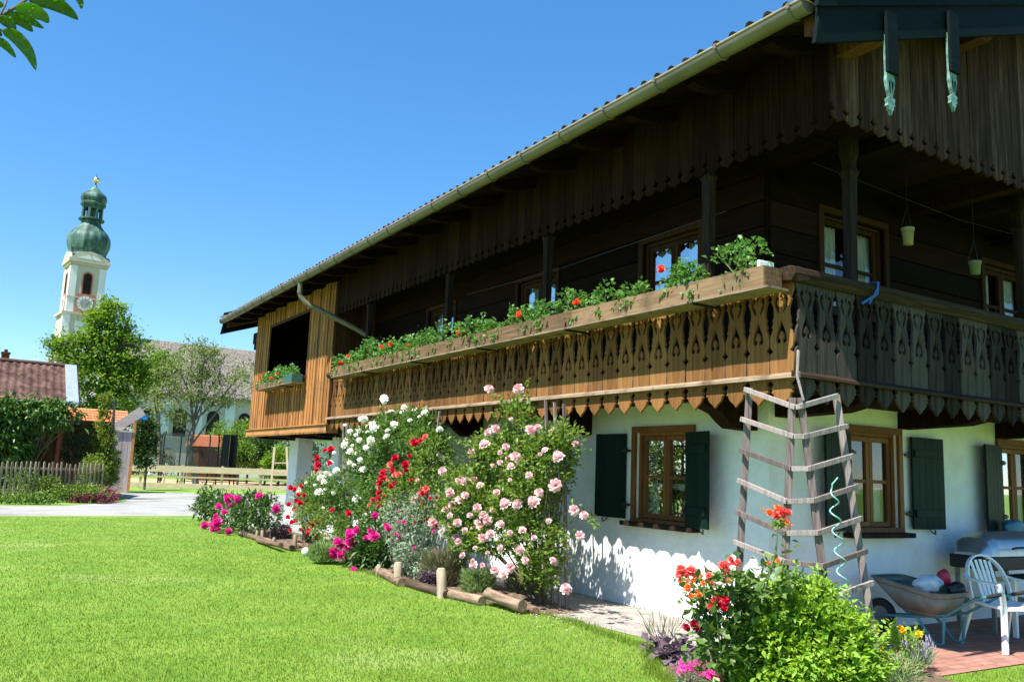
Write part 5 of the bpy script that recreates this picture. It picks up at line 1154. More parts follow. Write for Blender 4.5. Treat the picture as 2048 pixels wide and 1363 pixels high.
# old apple tree by the rail fence
D = 53
tb = PD(393, 975, D); tb.z = -.02
pp = [tb, PD(384, 930, D), PD(378, 895, D), PD(385, 868, D), PD(388, 840, D)]
tree('apple_tree', 'old leaning apple tree with thin grey green crown in front of the rail fence', 'tree', V3(tb), pp, [.2, .15, .15, .13, .08],
     [bd(*a) for a in ((400, 720, D, (1.3, 1.3, 1.1)), (360, 740, D, (1.4, 1.3, 1.0)), (345, 790, D, (1.2, 1.2, .7)), (440, 745, D, (1.5, 1.4, 1.0)), (470, 780, D, (1.1, 1.2, .9)), (405, 775, D, (1.4, 1.3, .9)), (320, 815, D, (.9, 1, .4)), (430, 800, D, (1.0, 1.2, .5)), (385, 690, D, (.7, .8, .5)), (355, 835, D, (.8, .8, .3)), (490, 740, D, (.7, .8, .6)), (408, 700, D, (.9, .9, .6)))],
     300, 24, .2, .15, L['apple'], 150, lr=.05)
# big ash
D = 58; tb = PD(225, 975, D); tb.z = -.02
tree('ash_tree', 'big bright green tree standing in front of the church tower', 'tree', V3(tb), [tb, PD(222, 900, D), PD(215, 800, D), PD(212, 720, D), PD(214, 670, D)], [.4, .33, .28, .2, .08],
     [bd(*a) for a in ((228, 622, D, (.7, .8, .55)), (195, 640, D, (.8, .8, .5)), (240, 650, D, (.7, .8, .5)), (212, 668, D, (1.1, 1.1, .6)), (180, 672, D, (.8, .8, .5)), (252, 680, D, (.8, .9, .45)), (205, 705, D, (1.3, 1.2, .7)), (150, 690, D, (1.1, 1.0, .45)), (118, 688, D, (.8, .7, .3)), (165, 722, D, (1.2, 1.2, .6)), (125, 712, D, (.6, .7, .3)), (235, 725, D, (1.2, 1.2, .6)), (275, 695, D, (.8, .8, .35)), (270, 730, D, (.7, .8, .4)), (190, 755, D, (1.5, 1.4, .7)), (245, 765, D, (1.3, 1.3, .7)), (180, 795, D, (1.3, 1.3, .6)), (230, 805, D, (1.4, 1.4, .6)), (200, 835, D, (1.3, 1.3, .6)), (282, 750, D, (.7, .8, .5)), (258, 635, D, (.3, .3, .2)), (210, 612, D, (.35, .4, .25)))],
     760, 26, .22, .21, L['ash'], 110, lr=.12)
D = 66; tb = PD(318, 975, D); tb.z = -.02
tree('young_tree', 'small bright yellow green tree between the big tree and the apple tree', 'tree', V3(tb), [tb, PD(318, 860, D), PD(315, 780, D)], [.16, .12, .06],
     [bd(*a) for a in ((312, 735, D, (1.5, 1.3, .9)), (335, 725, D, (1.0, 1.1, .8)), (300, 750, D, (1.2, 1.2, .7)), (318, 775, D, (1.2, 1.2, .8)), (275, 745, D, (.8, .8, .5)))], 300, 22, .2, .2, L['far'], 40)
# conifer by the shed, narrow
D = 36.3; cb = PD(214, 990, D)
tree('columnar_conifer', 'narrow yellow green conifer in front of the grey plank screen', 'tree', (cb.x, cb.y, 0), [(cb.x, cb.y, 0), (cb.x, cb.y, 2), (cb.x-.1, cb.y, 3.8)], [.08, .06, .02],
     [bd(*a) for a in ((214, 950, D, (.36, .36, .6)), (212, 890, D, (.36, .36, .6)), (208, 845, D, (.26, .26, .5)), (209, 805, D, (.16, .16, .5)), (216, 925, D, (.42, .42, .5)), (205, 875, D, (.3, .3, .4)))], 620, 16, .06, .1, L['conifer'], 10, asp=.4, lr=.02)
# climber on plank screen right side
D = 47; cb = PD(290, 960, D)
tree('climbing_shrub', 'dark green climber column behind the grey plank screen', 'shrub', (cb.x, cb.y, 0), [(cb.x, cb.y, 0), (cb.x, cb.y, 3.3)], [.07, .03], [bd(*a) for a in ((290, 905, D, (.55, .5, .7)), (292, 870, D, (.55, .5, .6)), (288, 850, D, (.4, .4, .35)), (283, 890, D, (.4, .4, .7)))], 260, 20, .12, .14, L['dark'], 8, lr=.03)
# ---- tiled shed on the left
t = thing('garden_shed', 'dark wooden shed with brown tiled roof at the left edge', 'shed', (1, 36.5, 0))
e0, e1 = PD(-60, 806, 36), PD(158, 800, 36); g0, g1 = PD(-60, 733, 38.5), PD(163, 737, 38.5)
ex0, ex1 = -14., e1.x; ez = (e0.z+e1.z)/2; yz0 = 35.6; yr = 38.6; rz_ = 5.05
m = MB(); m.box(ex0, ex1-.55, yz0+.5, 41.2, 0, ez-.02); m.build('wall', M['brown'], t)
m = MB(); m.prism([(yz0+.5, ez-.05), (yr, rz_-.16), (41.2, ez-.05)], (ex1-.6, 0, 0), (0, 1, 0), (0, 0, 1), (1, 0, 0), .04); m.build('gable', M['brown'], t)
nx = int((ex1-ex0)/.26)*6; V = []; F = []; R = []; rows = 12; rr = rng.random((rows+1, nx//6+1)); idx = []
for r in range(rows):
    for tt, lf in ((0, .035), (.995, 0)):
        u = (r+tt)/rows; idx.append(len(V))
        for i in range(nx+1): x = ex0+(ex1-.45-ex0)*i/nx; V.append((x, yz0+(yr-yz0)*u, ez+(rz_-ez)*u+.03+lf+.03*math.sin(2*math.pi*i/6)))
for q in range(len(idx)-1):
    for i in range(nx): F.append((idx[q]+i, idx[q]+i+1, idx[q+1]+i+1, idx[q+1]+i)); R.append(rr[q//2, i//6])
V = np.array(V)-np.array(t.location); M['shedtile'] = noisemat('brown_shed_tile', [(.3, (.055, .027, .02)), (.5, (.10, .052, .04)), (.7, (.17, .095, .075))], (1, 1, 1), 5, 8, .85, .3, .01, rnd=.3)
link('roof', npmesh('roof', V, F, R), M['shedtile'], t)
m = MB(); m.prism([(yz0, ez), (yr, rz_), (41.6, ez), (41.6, ez-.06), (yr, rz_-.08), (yz0, ez-.06)], (ex0, 0, 0), (0, 1, 0), (0, 0, 1), (1, 0, 0), ex1-.02-ex0); m.build('roof_boarding', M['brown'], t)
m = MB(); m.prism([(yr, rz_+.02), (41.6, ez+.02), (41.6, ez+.06), (yr, rz_+.08)], (ex0, 0, 0), (0, 1, 0), (0, 0, 1), (1, 0, 0), ex1-.45-ex0); m.tube([(ex0, yr, rz_+.06), (ex1-.45, yr, rz_+.06)], .09, 8); m.build('ridge', M['shedtile'], t)
m = MB(); m.prism([(yz0-.03, ez+.01), (yr, rz_+.04), (yr, rz_+.12), (yz0-.03, ez+.10)], (ex1-.44, 0, 0), (0, 1, 0), (0, 0, 1), (1, 0, 0), .42); m.build('verge_flashing', M['zinc'], t)
m = MB(); m.prism([(yz0-.04, ez-.12), (yr, rz_-.1), (yr, rz_+.1), (yz0-.04, ez+.09)], (ex1-.01, 0, 0), (0, 1, 0), (0, 0, 1), (1, 0, 0), .035); m.build('bargeboard', M['darkZ'], t)
MB().tube([(ex0, yz0-.07, ez-.03), (ex1+.05, yz0-.07, ez-.03)], .06, 8).build('gutter', M['iron'], t)
m = MB(); m.box(ex1-.56, ex1-.44, yz0+.42, yz0+.52, 0, ez-.08); m.build('corner_board', plain('red_board', (.28, .06, .04), .7), t)
# orange roofed carport with plank screen
t = thing('carport', 'small carport with orange tiled roof and grey plank side screen', 'carport', (4, 42.5, 0))
oT = 3.72; M['orangetile'] = noisemat('orange_tile', [(.3, (.5, .14, .05)), (.7, (.66, .24, .1))], (1, 1, 1), 6, 6, .8, .2)
yo = 42.; xo1 = PD(283, 818, 42).x
m = MB()
for k in range(8): 
    u0, u1 = k/8, (k+1)/8; m.rnd(); m.beam((3.0+0, yo+.05+1.6*u0, 3.05+.62*u0), (3.0, yo+.05+1.6*u1+.03, 3.05+.62*u1), .01, .05)
m = MB()
for k in range(5):
    u0, u1 = k/5, (k+1)/5
    for i in range(22): x = 2.7+i*.135; m.rnd(); m.beam((x, yo+.4+1.6*u0, 3.08+.62*u0+.02), (x, yo+.4+1.6*u1+.04, 3.08+.62*u1), .125, .04)
m.build('roof', M['orangetile'], t)
m = MB(); m.box(2.7, 5.6, yo+.4, yo+2.0, 2.95, 3.03); m.build('soffit', M['darkZ'], t)
bA, bB = PD(228, 858, 41.8), PD(288, 816, 41.9); M['greyplank'] = wood('grey_plank_wood', (.32, .26, .23), (.48, .41, .37), (.6, .53, .49), 'Z', .6, .3, .85)
M['greyplankX'] = wood('grey_beam_wood', (.42, .34, .28), (.58, .49, .42), (.68, .6, .53), 'X', .6, .3, .85)
MB().rnd().beam((bA.x-.6, 41.75, bA.z-.45), (bB.x, 41.75, bB.z-.1), .05, .42).build('bargeboard', M['greyplankX'], t)
MB().rnd().beam((bA.x-.6, 41.76, bA.z-.2), (bB.x+.25, 41.76, bB.z+.15), .05, .03).build('flashing', M['zinc'], t)
pL, pR_ = PD(233, 870, 41.7), PD(268, 870, 41.7); zt_ = PD(250, 862, 41.7).z
x = pL.x-.05
while x < pR_.x-.02: MB().rnd().box(x, x+.19, 41.68, 41.72, .03, zt_).build('plank', M['greyplank'], t); x += .2
MB().rnd().box(pR_.x-.02, pR_.x+.1, 41.66, 41.78, 0, zt_+.45).build('post', M['orangewood'], t)
MB().rnd().box(pL.x-.08, pR_.x+.02, 41.62, 41.675, zt_-.03, zt_+.04).build('rail', M['greyplankX'], t)
MB().rnd().box(2.4, 4.9, 44.1, 44.2, 0, 3.2).build('back_wall', M['brown'], t)
for px_ in (3.1, 5.0): MB().rnd().box(px_, px_+.1, yo+1.8, yo+1.9, 0, 3.0).build('post', M['darkZ'], t)
bb = PD(286, 836, 43); M['bluepaint'] = plain('blue_paint', (.02, .25, .75), .5)
tag(MB().prism([(-.18, -.05), (-.1, .08), (.0, .17), (.14, .1), (.2, .0), (.08, -.08), (-.02, -.02)], bb, (1, 0, 0), (0, 0, 1), (0, 1, 0), .16).build('folded_parasol', M['bluepaint']), 'bright blue folded cloth hanging beside the carport roof end', 'cloth')
# picket fence
a, b = PZ(-60, 1004), PZ(198, 999); a = Vector((-2.6, 30.9, 0)); b = Vector((3.75, 34.1, 0))
t = thing('picket_fence', 'weathered grey picket fence along the road in front of the shed', 'fence', V3(a)); nP = 47; dirv = (b-a).normalized(); nr_ = Vector((-dirv.y, dirv.x, 0))
for k in range(nP):
    p = a.lerp(b, k/(nP-1)); h = 1.30+random.uniform(-.04, .04); w_ = .055; m = MB().rnd()
    m.prism([(-w_/2, .05), (w_/2, .05), (w_/2, h-.04), (w_*.3, h), (-w_*.3, h), (-w_/2, h-.04)], p, dirv, (random.uniform(-.02, .02), 0, 1), -nr_, .03); m.build('picket', M['logend'], t)
for z in (.35, 1.08): MB().rnd().beam(a+nr_*.03+Vector((0, 0, z)), b+nr_*.03+Vector((0, 0, z)), .05, .08).build('rail', M['logend'], t)
MB().rnd().beam(a+Vector((0, 0, .12)), b+Vector((0, 0, .12)), .06, .2).build('kick_board', M['logend'], t)
# vine / laurel mass over the fence and shed
t = thing('vine', 'large drooping leafy vine hanging from the shed eaves behind the picket fence', 'vine', (1.0, 35.2, 0))
o, Cc = foliage('leaves', [bd(*q) for q in ((10, 850, 35.3, (.8, .35, .6)), (70, 830, 35.2, (.9, .4, .35)), (105, 825, 35.2, (.7, .35, .35)), (40, 815, 35.1, (1.0, .4, .35)), (10, 900, 35.2, (.8, .4, .6)), (130, 830, 35.2, (.5, .3, .25)), (95, 845, 35.4, (.6, .25, .3)), (20, 905, 35.4, (.5, .3, .35)), (-40, 850, 35.2, (1.2, .4, 1.)))], 420, 12, .12, .24, L['laurel'], t, .38, up=-.5, outb=.9)
stems('stems', (1.2, 35.6, 0), [Cc[i] for i in range(0, 60, 2)], M['stem'], t, .05, .012)
for i, (px, py, dd, r, mt, nm, lb) in enumerate(((185, 945, 34.6, (.4, .4, .6), 'conifer', 'shrub', 'light green shrub spilling over the right end of the picket fence'), (60, 975, 33.2, (.9, .25, .45), 'rose', 'climbing_weed', 'green climber growing through the left part of the picket fence'), (160, 985, 32.8, (.8, .3, .22), 'rose', 'shrub', 'low green shrub at the foot of the picket fence'), (140, 880, 37.2, (.8, .4, 1.0), 'dark', 'shrub', 'dark shrub between shed and conifer'), (20, 1000, 31.2, (1.2, .2, .2), 'rose', 'low_plants', 'low plants under the left part of the picket fence'))):
    c = PD(px, py, dd); t = thing(nm, lb, 'shrub', (c.x, c.y, 0)); foliage('leaves', [(V3(c), r), ((c.x+r[0]*.4, c.y, c.z-r[2]*.4), (r[0]*.7, r[1], r[2]*.6))], 190, 14, .09, .09, L[mt], t, .5); MB().tube([(c.x, c.y, 0), V3(c)], .03, 6).build('stem', M['stem'], t)
c = PD(190, 998, 33); t = thing('barberry', 'low dark red leaved barberry at the right end of the picket fence', 'shrub', (c.x, c.y, 0)); foliage('leaves', [bd(182, 1000, 32.6, (.7, .3, .16)), bd(215, 993, 33.6, (.35, .3, .28))], 160, 14, .07, .08, L['redleaf'], t, .6)
tag(sheet('verge', [(-60, 28.5), (-2, 29.6), (2.4, 30.6), (4.7, 34.3), (5.3, 41.6), (5, 43), (-60, 43)], -.004, M['farground']), kind='structure')
# ---- post and rail fence behind the road
t = thing('rail_fence', 'light wooden post and rail fence across the meadow behind the road', 'fence', (7, 50, 0))
M['newwood'] = wood('light_fence_wood', (.38, .29, .17), (.52, .41, .26), (.62, .51, .35), 'X', .5, .3, .85); M['newwoodZ'] = wood('light_post_wood', (.4, .3, .17), (.55, .43, .26), (.65, .53, .35), 'Z', .5, .3, .85)
fa, fb = PZ(262, 978), PZ(590, 984); fa = Vector((7.3, 49.5, 0)); fb = Vector((16.5, 47.5, 0)); fd = (fb-fa).normalized(); fe = fa-fd*3; ff = fb+fd*9
for z, hh in ((1.02, .34), (.60, .10), (.14, .26)): MB().rnd().beam(fe+Vector((0, -.06, z)), ff+Vector((0, -.06, z+.08)), .035, hh).build('rail', M['newwood'], t)
k = 0; p = fa.copy()
while (p-fe).length < 21: MB().rnd().box(p.x-.06, p.x+.06, p.y-.03, p.y+.09, 0, 1.28).build('post', M['newwoodZ'], t); p = p+fd*2.05
# trampoline
tc = PD(393, 950, 57); t = thing('trampoline', 'round trampoline with black safety net behind the rail fence', 'trampoline', (tc.x, tc.y, 0)); RT = 2.3
def netmat():
    m, n, p, o = newmat('black_net'); p.inputs['Base Color'].default_value = (.02, .022, .025, 1); p.inputs['Roughness'].default_value = .8
    v = coords(n, (1, 1, 1)); w1 = N(n, 'TexNoise'); w1.inputs['Scale'].default_value = 300; n.links.new(v, w1.inputs[0]); mr = N(n, 'MapRange'); mr.inputs[1].default_value = .25; mr.inputs[2].default_value = .75; mr.inputs[3].default_value = .25; mr.inputs[4].default_value = .55; n.links.new(w1.outputs[0], mr.inputs[0])
    tr = N(n, 'BsdfTransparent'); mx = N(n, 'MixShader'); n.links.new(mr.outputs[0], mx.inputs[0]); n.links.new(tr.outputs[0], mx.inputs[1]); n.links.new(p.outputs[0], mx.inputs[2]); n.links.new(mx.outputs[0], o.inputs[0]); return m
M['net'] = netmat()
MB().lathe([(RT-.1, .9), (RT-.1, 2.0), (RT-.1, 3.1)], (tc.x, tc.y, 0), 40).build('safety_net', M['net'], t)
MB().lathe([(0, .88), (RT-.25, .88)], (tc.x, tc.y, 0), 40).build('mat', M['rubber'], t); MB().lathe([(RT-.3, .91), (RT, .91), (RT, .84)], (tc.x, tc.y, 0), 40).build('pad', plain('green_pad', (.05, .2, .12), .6), t)
for k in range(8):
    a = 2*math.pi*k/8+.3; cx_, cy_ = math.cos(a), math.sin(a); MB().tube([(tc.x+cx_*RT, tc.y+cy_*RT, 0), (tc.x+cx_*RT, tc.y+cy_*RT, 2.9), (tc.x+cx_*(RT-.1), tc.y+cy_*(RT-.1), 3.2)], .045, 8).build('pole', M['rubber'], t)
for pa, pb in ((440, 452), (456, 468)):
    a_, b_ = PD(pa, 950, 55.2), PD(pb, 950, 54.6); MB().beam((a_.x, a_.y, 2.0), (b_.x, b_.y, 2.0), .08, 2.3).build('net_flap', M['rubber'], t)
# play slide
p = PD(352, 952, 55); t = thing('slide', 'green slide behind the rail fence left of the apple tree trunk', 'slide', (p.x, p.y, 0)); s0, s1 = PD(333, 925, 55), PD(362, 968, 55)
MB().beam(s0, s1, .4, .06, (0, 0, 1)).build('chute', plain('green_slide', (.1, .4, .16), .4), t); MB().beam(s0, (s0.x-.05, s0.y, 0), .08, .08).build('support', M['newwoodZ'], t)
# climbing frame: two leaning posts with rungs
t = thing('climbing_frame', 'light timber climbing frame beside the white pillar', 'climbing frame', (13.4, 46.3, 0)); DD = 44
for px0, px1 in ((549, 541), (573, 578)):
    q = PD(px0, 893, DD); q2 = PD(px1, 982, DD); q2.z = 0; MB().rnd().beam(q2, q, .1, .1).build('post', M['newwoodZ'], t)
for py_ in (925, 945, 960): MB().rnd().beam(PD(545, py_, DD), PD(576, py_, DD), .06, .06).build('rung', M['newwood'], t)
# sheds, hedges, shrubs farther back
t = thing('wooden_hut', 'reddish brown wooden hut behind the trampoline', 'hut', (17, 70, 0)); q0, q1 = PD(440, 905, 70), PD(497, 905, 70); zt2 = PD(470, 893, 70).z
MB().rnd().box(q0.x-1.2, q1.x, 70, 74, 0, zt2).build('wall', M['brown'], t); MB().prism([(69.6, zt2-.05), (72, zt2+.9), (74.4, zt2-.05)], (q0.x-1.5, 0, 0), (0, 1, 0), (0, 0, 1), (1, 0, 0), q1.x-q0.x+1.8).build('roof', M['orangetile'], t)
for i, (px, py, dd, r, mt, lb) in enumerate(((500, 885, 66, (1.9, 1.5, 1.6), 'far', 'large round green shrub under the gallery box behind the fence'), (535, 895, 64, (1.2, 1.2, 1.6), 'dark', 'dark shrub right of the large round green one'), (480, 905, 62, (.7, .7, .5), 'far', 'small clipped shrub in front of the wooden hut'), (560, 925, 60, (1.0, 1.0, .9), 'ash', 'green hedge ball behind the climbing frame'), (620, 900, 70, (3, 2, 2.6), 'dark', 'dark hedge visible beyond the porch'), (460, 875, 84, (1.8, 2, 1.6), 'far', 'light green bush against the church wall behind the trampoline'), (270, 905, 80, (2.5, 2, 2.2), 'dark', 'dark hedge behind the climber column'), (-120, 900, 60, (7, 3, 3), 'dark', 'hedge beyond the left edge'))):
    c = PD(px, py, dd); t = thing('shrub', lb, 'shrub', (c.x, c.y, 0)); foliage('leaves', [(V3(c), r), ((c.x+r[0]*.3, c.y, max(.4, c.z-r[2]*.5)), (r[0], r[1], r[2]*.7)), ((c.x-r[0]*.4, c.y, c.z-r[2]*.3), (r[0]*.7, r[1]*.8, r[2]*.7))], 330, 16, .18, .2, L[mt], t, .55); MB().tube([(c.x, c.y, 0), V3(c)], .08, 6).build('trunk', M['bark'], t)
wq = PD(566, 880, 90); t = thing('white_house', 'far white house with dark roof glimpsed between shrub and white pillar', 'house', (wq.x+3, 90, 0)); MB().box(wq.x-.9, wq.x+9, 90, 98, 0, 4.3).build('wall', M['churchwhite'], t)
MB().prism([(89.3, 4.2), (94, 6.4), (98.7, 4.2)], (wq.x-1.3, 0, 0), (0, 1, 0), (0, 0, 1), (1, 0, 0), 11).build('roof', M['darkX'], t)
for k in range(4): MB().box(wq.x-.5+k*1.2, wq.x+.1+k*1.2, 89.97, 90.02, 2.2, 3.4).build('window', M['room'], t)
# far house with chimney
t = thing('far_house', 'far house with faded red tiled roof behind the shed', 'house', (1, 92, 0)); fz = PD(50, 724, 90).z
MB().box(-14, 4.6, 88, 98, 0, 7.2).build('wall', M['churchwhite'], t)
rf = MB().prism([(87.2, 7.0), (93, fz+.2), (98.8, 7.0)], (-14.6, 0, 0), (0, 1, 0), (0, 0, 1), (1, 0, 0), 19.7).build('roof', noisemat('faded_red_tile', [(.3, (.3, .17, .14)), (.7, (.42, .27, .23))], (1, 1, 3), 3, 8, .9, .3), t)
cz = PD(12, 703, 92); MB().box(cz.x-.33, cz.x+.33, 92, 92.7, fz-1, cz.z).box(cz.x-.4, cz.x+.4, 91.95, 92.75, cz.z-.18, cz.z-.05).box(cz.x-.15, cz.x+.15, 92.2, 92.5, cz.z, cz.z+.25).build('chimney', M['brown'], rf)

# ------------------------------------------------------------ church
DC = 115.
def zt(py, px=172): return PD(px, py, DC+(2.4 if py < 520 else .4)).z
tcn = PD(172, 560, DC); TXc, TYc = tcn.x, tcn.y+2.4
rot = math.radians(6)
church = thing('church', 'white baroque church with long tiled nave and green copper onion tower', 'church', (TXc, TYc, 0))
ux = Vector((math.cos(rot), math.sin(rot), 0)); uy = Vector((-math.sin(rot), math.cos(rot), 0)); TC = Vector((TXc, TYc, 0))
class RB(MB):
    def rbox(s, x0, x1, y0, y1, z0, z1):
        b = len(s.v); s.box(x0, x1, y0, y1, z0, z1)
        for i in range(b, len(s.v)): v = s.v[i]; s.v[i] = tuple(TC+ux*v[0]+uy*v[1]+Vector((0, 0, v[2])))
        return s
W2 = 1.98; z1c = zt(522); z2c = zt(627); z3c = zt(716)
tw = RB(); tw.rbox(-W2, W2, -W2, W2, z2c, z1c); tw.rbox(-W2-.25, W2+.25, -W2-.25, W2+.25, z3c, z2c-.3); tw.rbox(-W2-.45, W2+.45, -W2-.45, W2+.45, 0, z3c-.3)
tower = tw.build('tower', M['churchbeige'], church)
m = RB()      # white pilasters, panels
for sx in (-1, 1):
    for sy in (-1, 1):
        m.rbox(sx*W2-(.75 if sx > 0 else .06), sx*W2+(.06 if sx > 0 else .75), sy*W2-(.75 if sy > 0 else .06), sy*W2+(.06 if sy > 0 else .75), z2c, z1c-.7)
m.rbox(-W2-.32, -W2+.5, -W2-.32, -W2+.5, z3c, z2c-.3); m.rbox(W2-.5, W2+.32, -W2-.32, -W2+.5, z3c, z2c-.3); m.rbox(-.9, .9, -W2-.30, -W2, z3c, z2c-1); m.rbox(-W2-.5, W2+.5, -W2-.5, W2+.5, 0, z3c-1.)
m.build('pilasters', M['churchwhite'], tower)
m = RB()
m.rbox(-W2-.35, W2+.35, -W2-.35, W2+.35, z1c-.25, z1c+.05); m.rbox(-W2-.18, W2+.18, -W2-.18, W2+.18, z1c-.6, z1c-.25); m.build('cornice', M['churchbeige'], tower); m = RB(); m.rbox(-W2-.5, W2+.5, -W2-.5, W2+.5, z2c-.3, z2c); m.build('cornice', M['churchbeige'], tower); m = RB(); m.rbox(-W2-.12, W2+.12, -W2-.12, W2+.12, zt(596)-.1, zt(596)+.05); m.build('string_course', M['churchbeige'], tower); m = RB(); m.rbox(-W2-.7, W2+.7, -W2-.7, W2+.7, z3c-.3, z3c+.1); m.build('cornice', M['churchbeige'], tower); m = RB()
for ax in range(4):                                   # pediments
    e1 = [ux, uy, -ux, -uy][ax]; nn2 = [-uy, ux, uy, -ux][ax]
    m.prism([(-W2-.35, 0), (W2+.35, 0), (W2+.3, .12), (1.1, .95), (0, 1.15), (-1.1, .95), (-W2-.3, .12)], TC+nn2*(W2+.0)+Vector((0, 0, z1c+.052)), e1, (0, 0, 1), nn2, .34)
m.build('pediments', M['churchbeige'], tower)
m = MB()
for ax in range(4):
    e1 = [ux, uy, -ux, -uy][ax]; nn2 = [-uy, ux, uy, -ux][ax]
    m.prism([(-1.5, .15), (1.5, .15), (0, .75)], TC+nn2*(W2+.34)+Vector((0, 0, z1c+.052)), e1, (0, 0, 1), nn2, .02)
m.build('pediment_panel', M['churchwhite'], tower)
def arch(w_, z0, z1, n=10): return [(-w_, z0), (w_, z0)]+[(w_*math.cos(math.pi*i/n), z1-w_+w_*math.sin(math.pi*i/n)) for i in range(n+1)]
for ax in range(4):
    e1 = [ux, uy, -ux, -uy][ax]; nn2 = [-uy, ux, uy, -ux][ax]; wz0, wz1 = zt(588), zt(546); sc_x = 1 if ax % 2 == 0 else 1
    fr = MB().prism(arch(.62, wz0-.15, wz1+.2), TC+nn2*(W2-.02), e1, (0, 0, 1), nn2, .06).build('window_surround', M['churchpink'], tower)
    MB().prism(arch(.46, wz0, wz1), TC+nn2*(W2+.041), e1, (0, 0, 1), nn2, .02).build('louvre', M['darkZ'], fr)
    cf = MB().prism([(-1.05, -1.15), (1.05, -1.15), (1.05, 1.15), (-1.05, 1.15)], TC+nn2*(W2-.02)+Vector((0, 0, zt(607))), e1, (0, 0, 1), nn2, .12).build('clock_face', M['churchpink'], tower)
    m = MB(); m.prism([(.9*math.cos(2*math.pi*i/32), .9*math.sin(2*math.pi*i/32)) for i in range(32)], TC+nn2*(W2+.101)+Vector((0, 0, zt(607))), e1, (0, 0, 1), nn2, .02); m.build('dial_ring', M['churchwhite'], cf)
    m = MB(); m.prism([(.58*math.cos(2*math.pi*i/32), .58*math.sin(2*math.pi*i/32)) for i in range(32)], TC+nn2*(W2+.123)+Vector((0, 0, zt(607))), e1, (0, 0, 1), nn2, .01); m.build('dial_centre', plain('dial', (.3, .3, .26), .8), cf)
    m = MB()
    for i in range(12): a = math.pi*2*i/12; c_ = TC+nn2*(W2+.123)+Vector((0, 0, zt(607)))+e1*math.cos(a)*.74+Vector((0, 0, math.sin(a)*.74)); m.beam(c_-(e1*math.cos(a)+Vector((0, 0, math.sin(a))))*.1, c_+(e1*math.cos(a)+Vector((0, 0, math.sin(a))))*.1, .05, .02, nn2)
    m.build('hour_marks', M['iron'], cf)
    m = MB(); c_ = TC+nn2*(W2+.14)+Vector((0, 0, zt(607))); m.beam(c_, c_+e1*.5+Vector((0, 0, .45)), .05, .02, nn2); m.beam(c_, c_-e1*.2+Vector((0, 0, .4)), .07, .02, nn2); m.build('clock_hands', M['gold'], cf)
# onion dome
def onion(prof, n=16, name='dome', mat='copper', parent=None, rib=.035):
    m = MB(); nz = 40; zs = np.linspace(prof[0][1], prof[-1][1], nz); vs = []
    pz = [p[1] for p in prof]; pr = [p[0] for p in prof]
    def sr(z):   # smooth interpolation
        i = max(1, min(len(pz)-1, int(np.searchsorted(pz, z)))); t_ = (z-pz[i-1])/(pz[i]-pz[i-1]+1e-9)
        p0 = pr[max(i-2, 0)]; p1 = pr[i-1]; p2 = pr[i]; p3 = pr[min(i+1, len(pr)-1)]
        return max(.01, .5*((2*p1)+(-p0+p2)*t_+(2*p0-5*p1+4*p2-p3)*t_*t_+(-p0+3*p1-3*p2+p3)*t_**3))
    sub = 4; N_ = n*sub
    for z in zs:
        R0 = sr(z)
        for k in range(N_):
            a = 2*math.pi*k/N_+rot; q = (k % sub)/sub; f_ = 1+(rib if k % sub == 0 else 0)-.012*math.sin(math.pi*q)
            vs.append((TXc+R0*f_*math.cos(a), TYc+R0*f_*math.sin(a), z))
    b = len(m.v); m.v += vs
    cr = [[random.random() for _ in range(n)] for _ in range(5)]
    for i in range(nz-1):
        for k in range(N_): m.f.append((i*N_+k, i*N_+(k+1) % N_, (i+1)*N_+(k+1) % N_, (i+1)*N_+k)); m.r.append(cr[i*5//nz][k//sub]); m.sm.append(True)
    return m.build(name, M[mat], parent)
px2m = DC/FPX/.985
onion([(2.35, zt(517)), (2.07, zt(511)), (2.17, zt(503)), (2.37, zt(493)), (2.45, zt(485)), (2.35, zt(475)), (2.02, zt(466)), (1.58, zt(458)), (1.20, zt(450)), (1.06, zt(441))], 16, 'onion_dome', 'copper', tower)
m = MB(); m.lathe([(0, zt(440)), (1.5, zt(440)), (1.5, zt(437)), (1.2, zt(436.5))], (TXc, TYc, 0), 16, False); m.lathe([(1.2, zt(411)), (1.45, zt(410)), (1.5, zt(406)), (1.35, zt(404)), (0, zt(404))], (TXc, TYc, 0), 16, False); m.lathe([(.55, zt(437)), (.55, zt(411))], (TXc, TYc, 0), 8, False)
for k in range(8):
    a = 2*math.pi*k/8+.39; m.beam((TXc+1.08*math.cos(a), TYc+1.08*math.sin(a), zt(437)), (TXc+1.08*math.cos(a), TYc+1.08*math.sin(a), zt(410)), .3, .3, (math.cos(a), math.sin(a), 0))
m.lathe([(1.1, zt(418)), (1.16, zt(414)), (1.2, zt(411))], (TXc, TYc, 0), 16, False)
m.build('lantern', M['copper'], tower)
onion([(1.35, zt(404)), (1.46, zt(399)), (1.5, zt(395)), (1.38, zt(389)), (1.0, zt(383)), (.62, zt(378)), (.34, zt(373)), (.14, zt(367))], 12, 'small_dome', 'copper', tower)
MB().tube([(TXc, TYc, zt(368)), (TXc, TYc, zt(352))], .09, 8).build('spike', M['copper'], tower)
bm = bmesh.new(); bmesh.ops.create_uvsphere(bm, u_segments=20, v_segments=12, radius=.42); me = bpy.data.meshes.new('ball'); bm.to_mesh(me); bm.free(); o = link('ball', me, M['gold'], tower); o.location = Vector((TXc, TYc, zt(357)))-TC
MB().tube([(TXc, TYc, zt(352)), (TXc, TYc, zt(343))], .03, 6).build('cross_rod', M['iron'], tower)
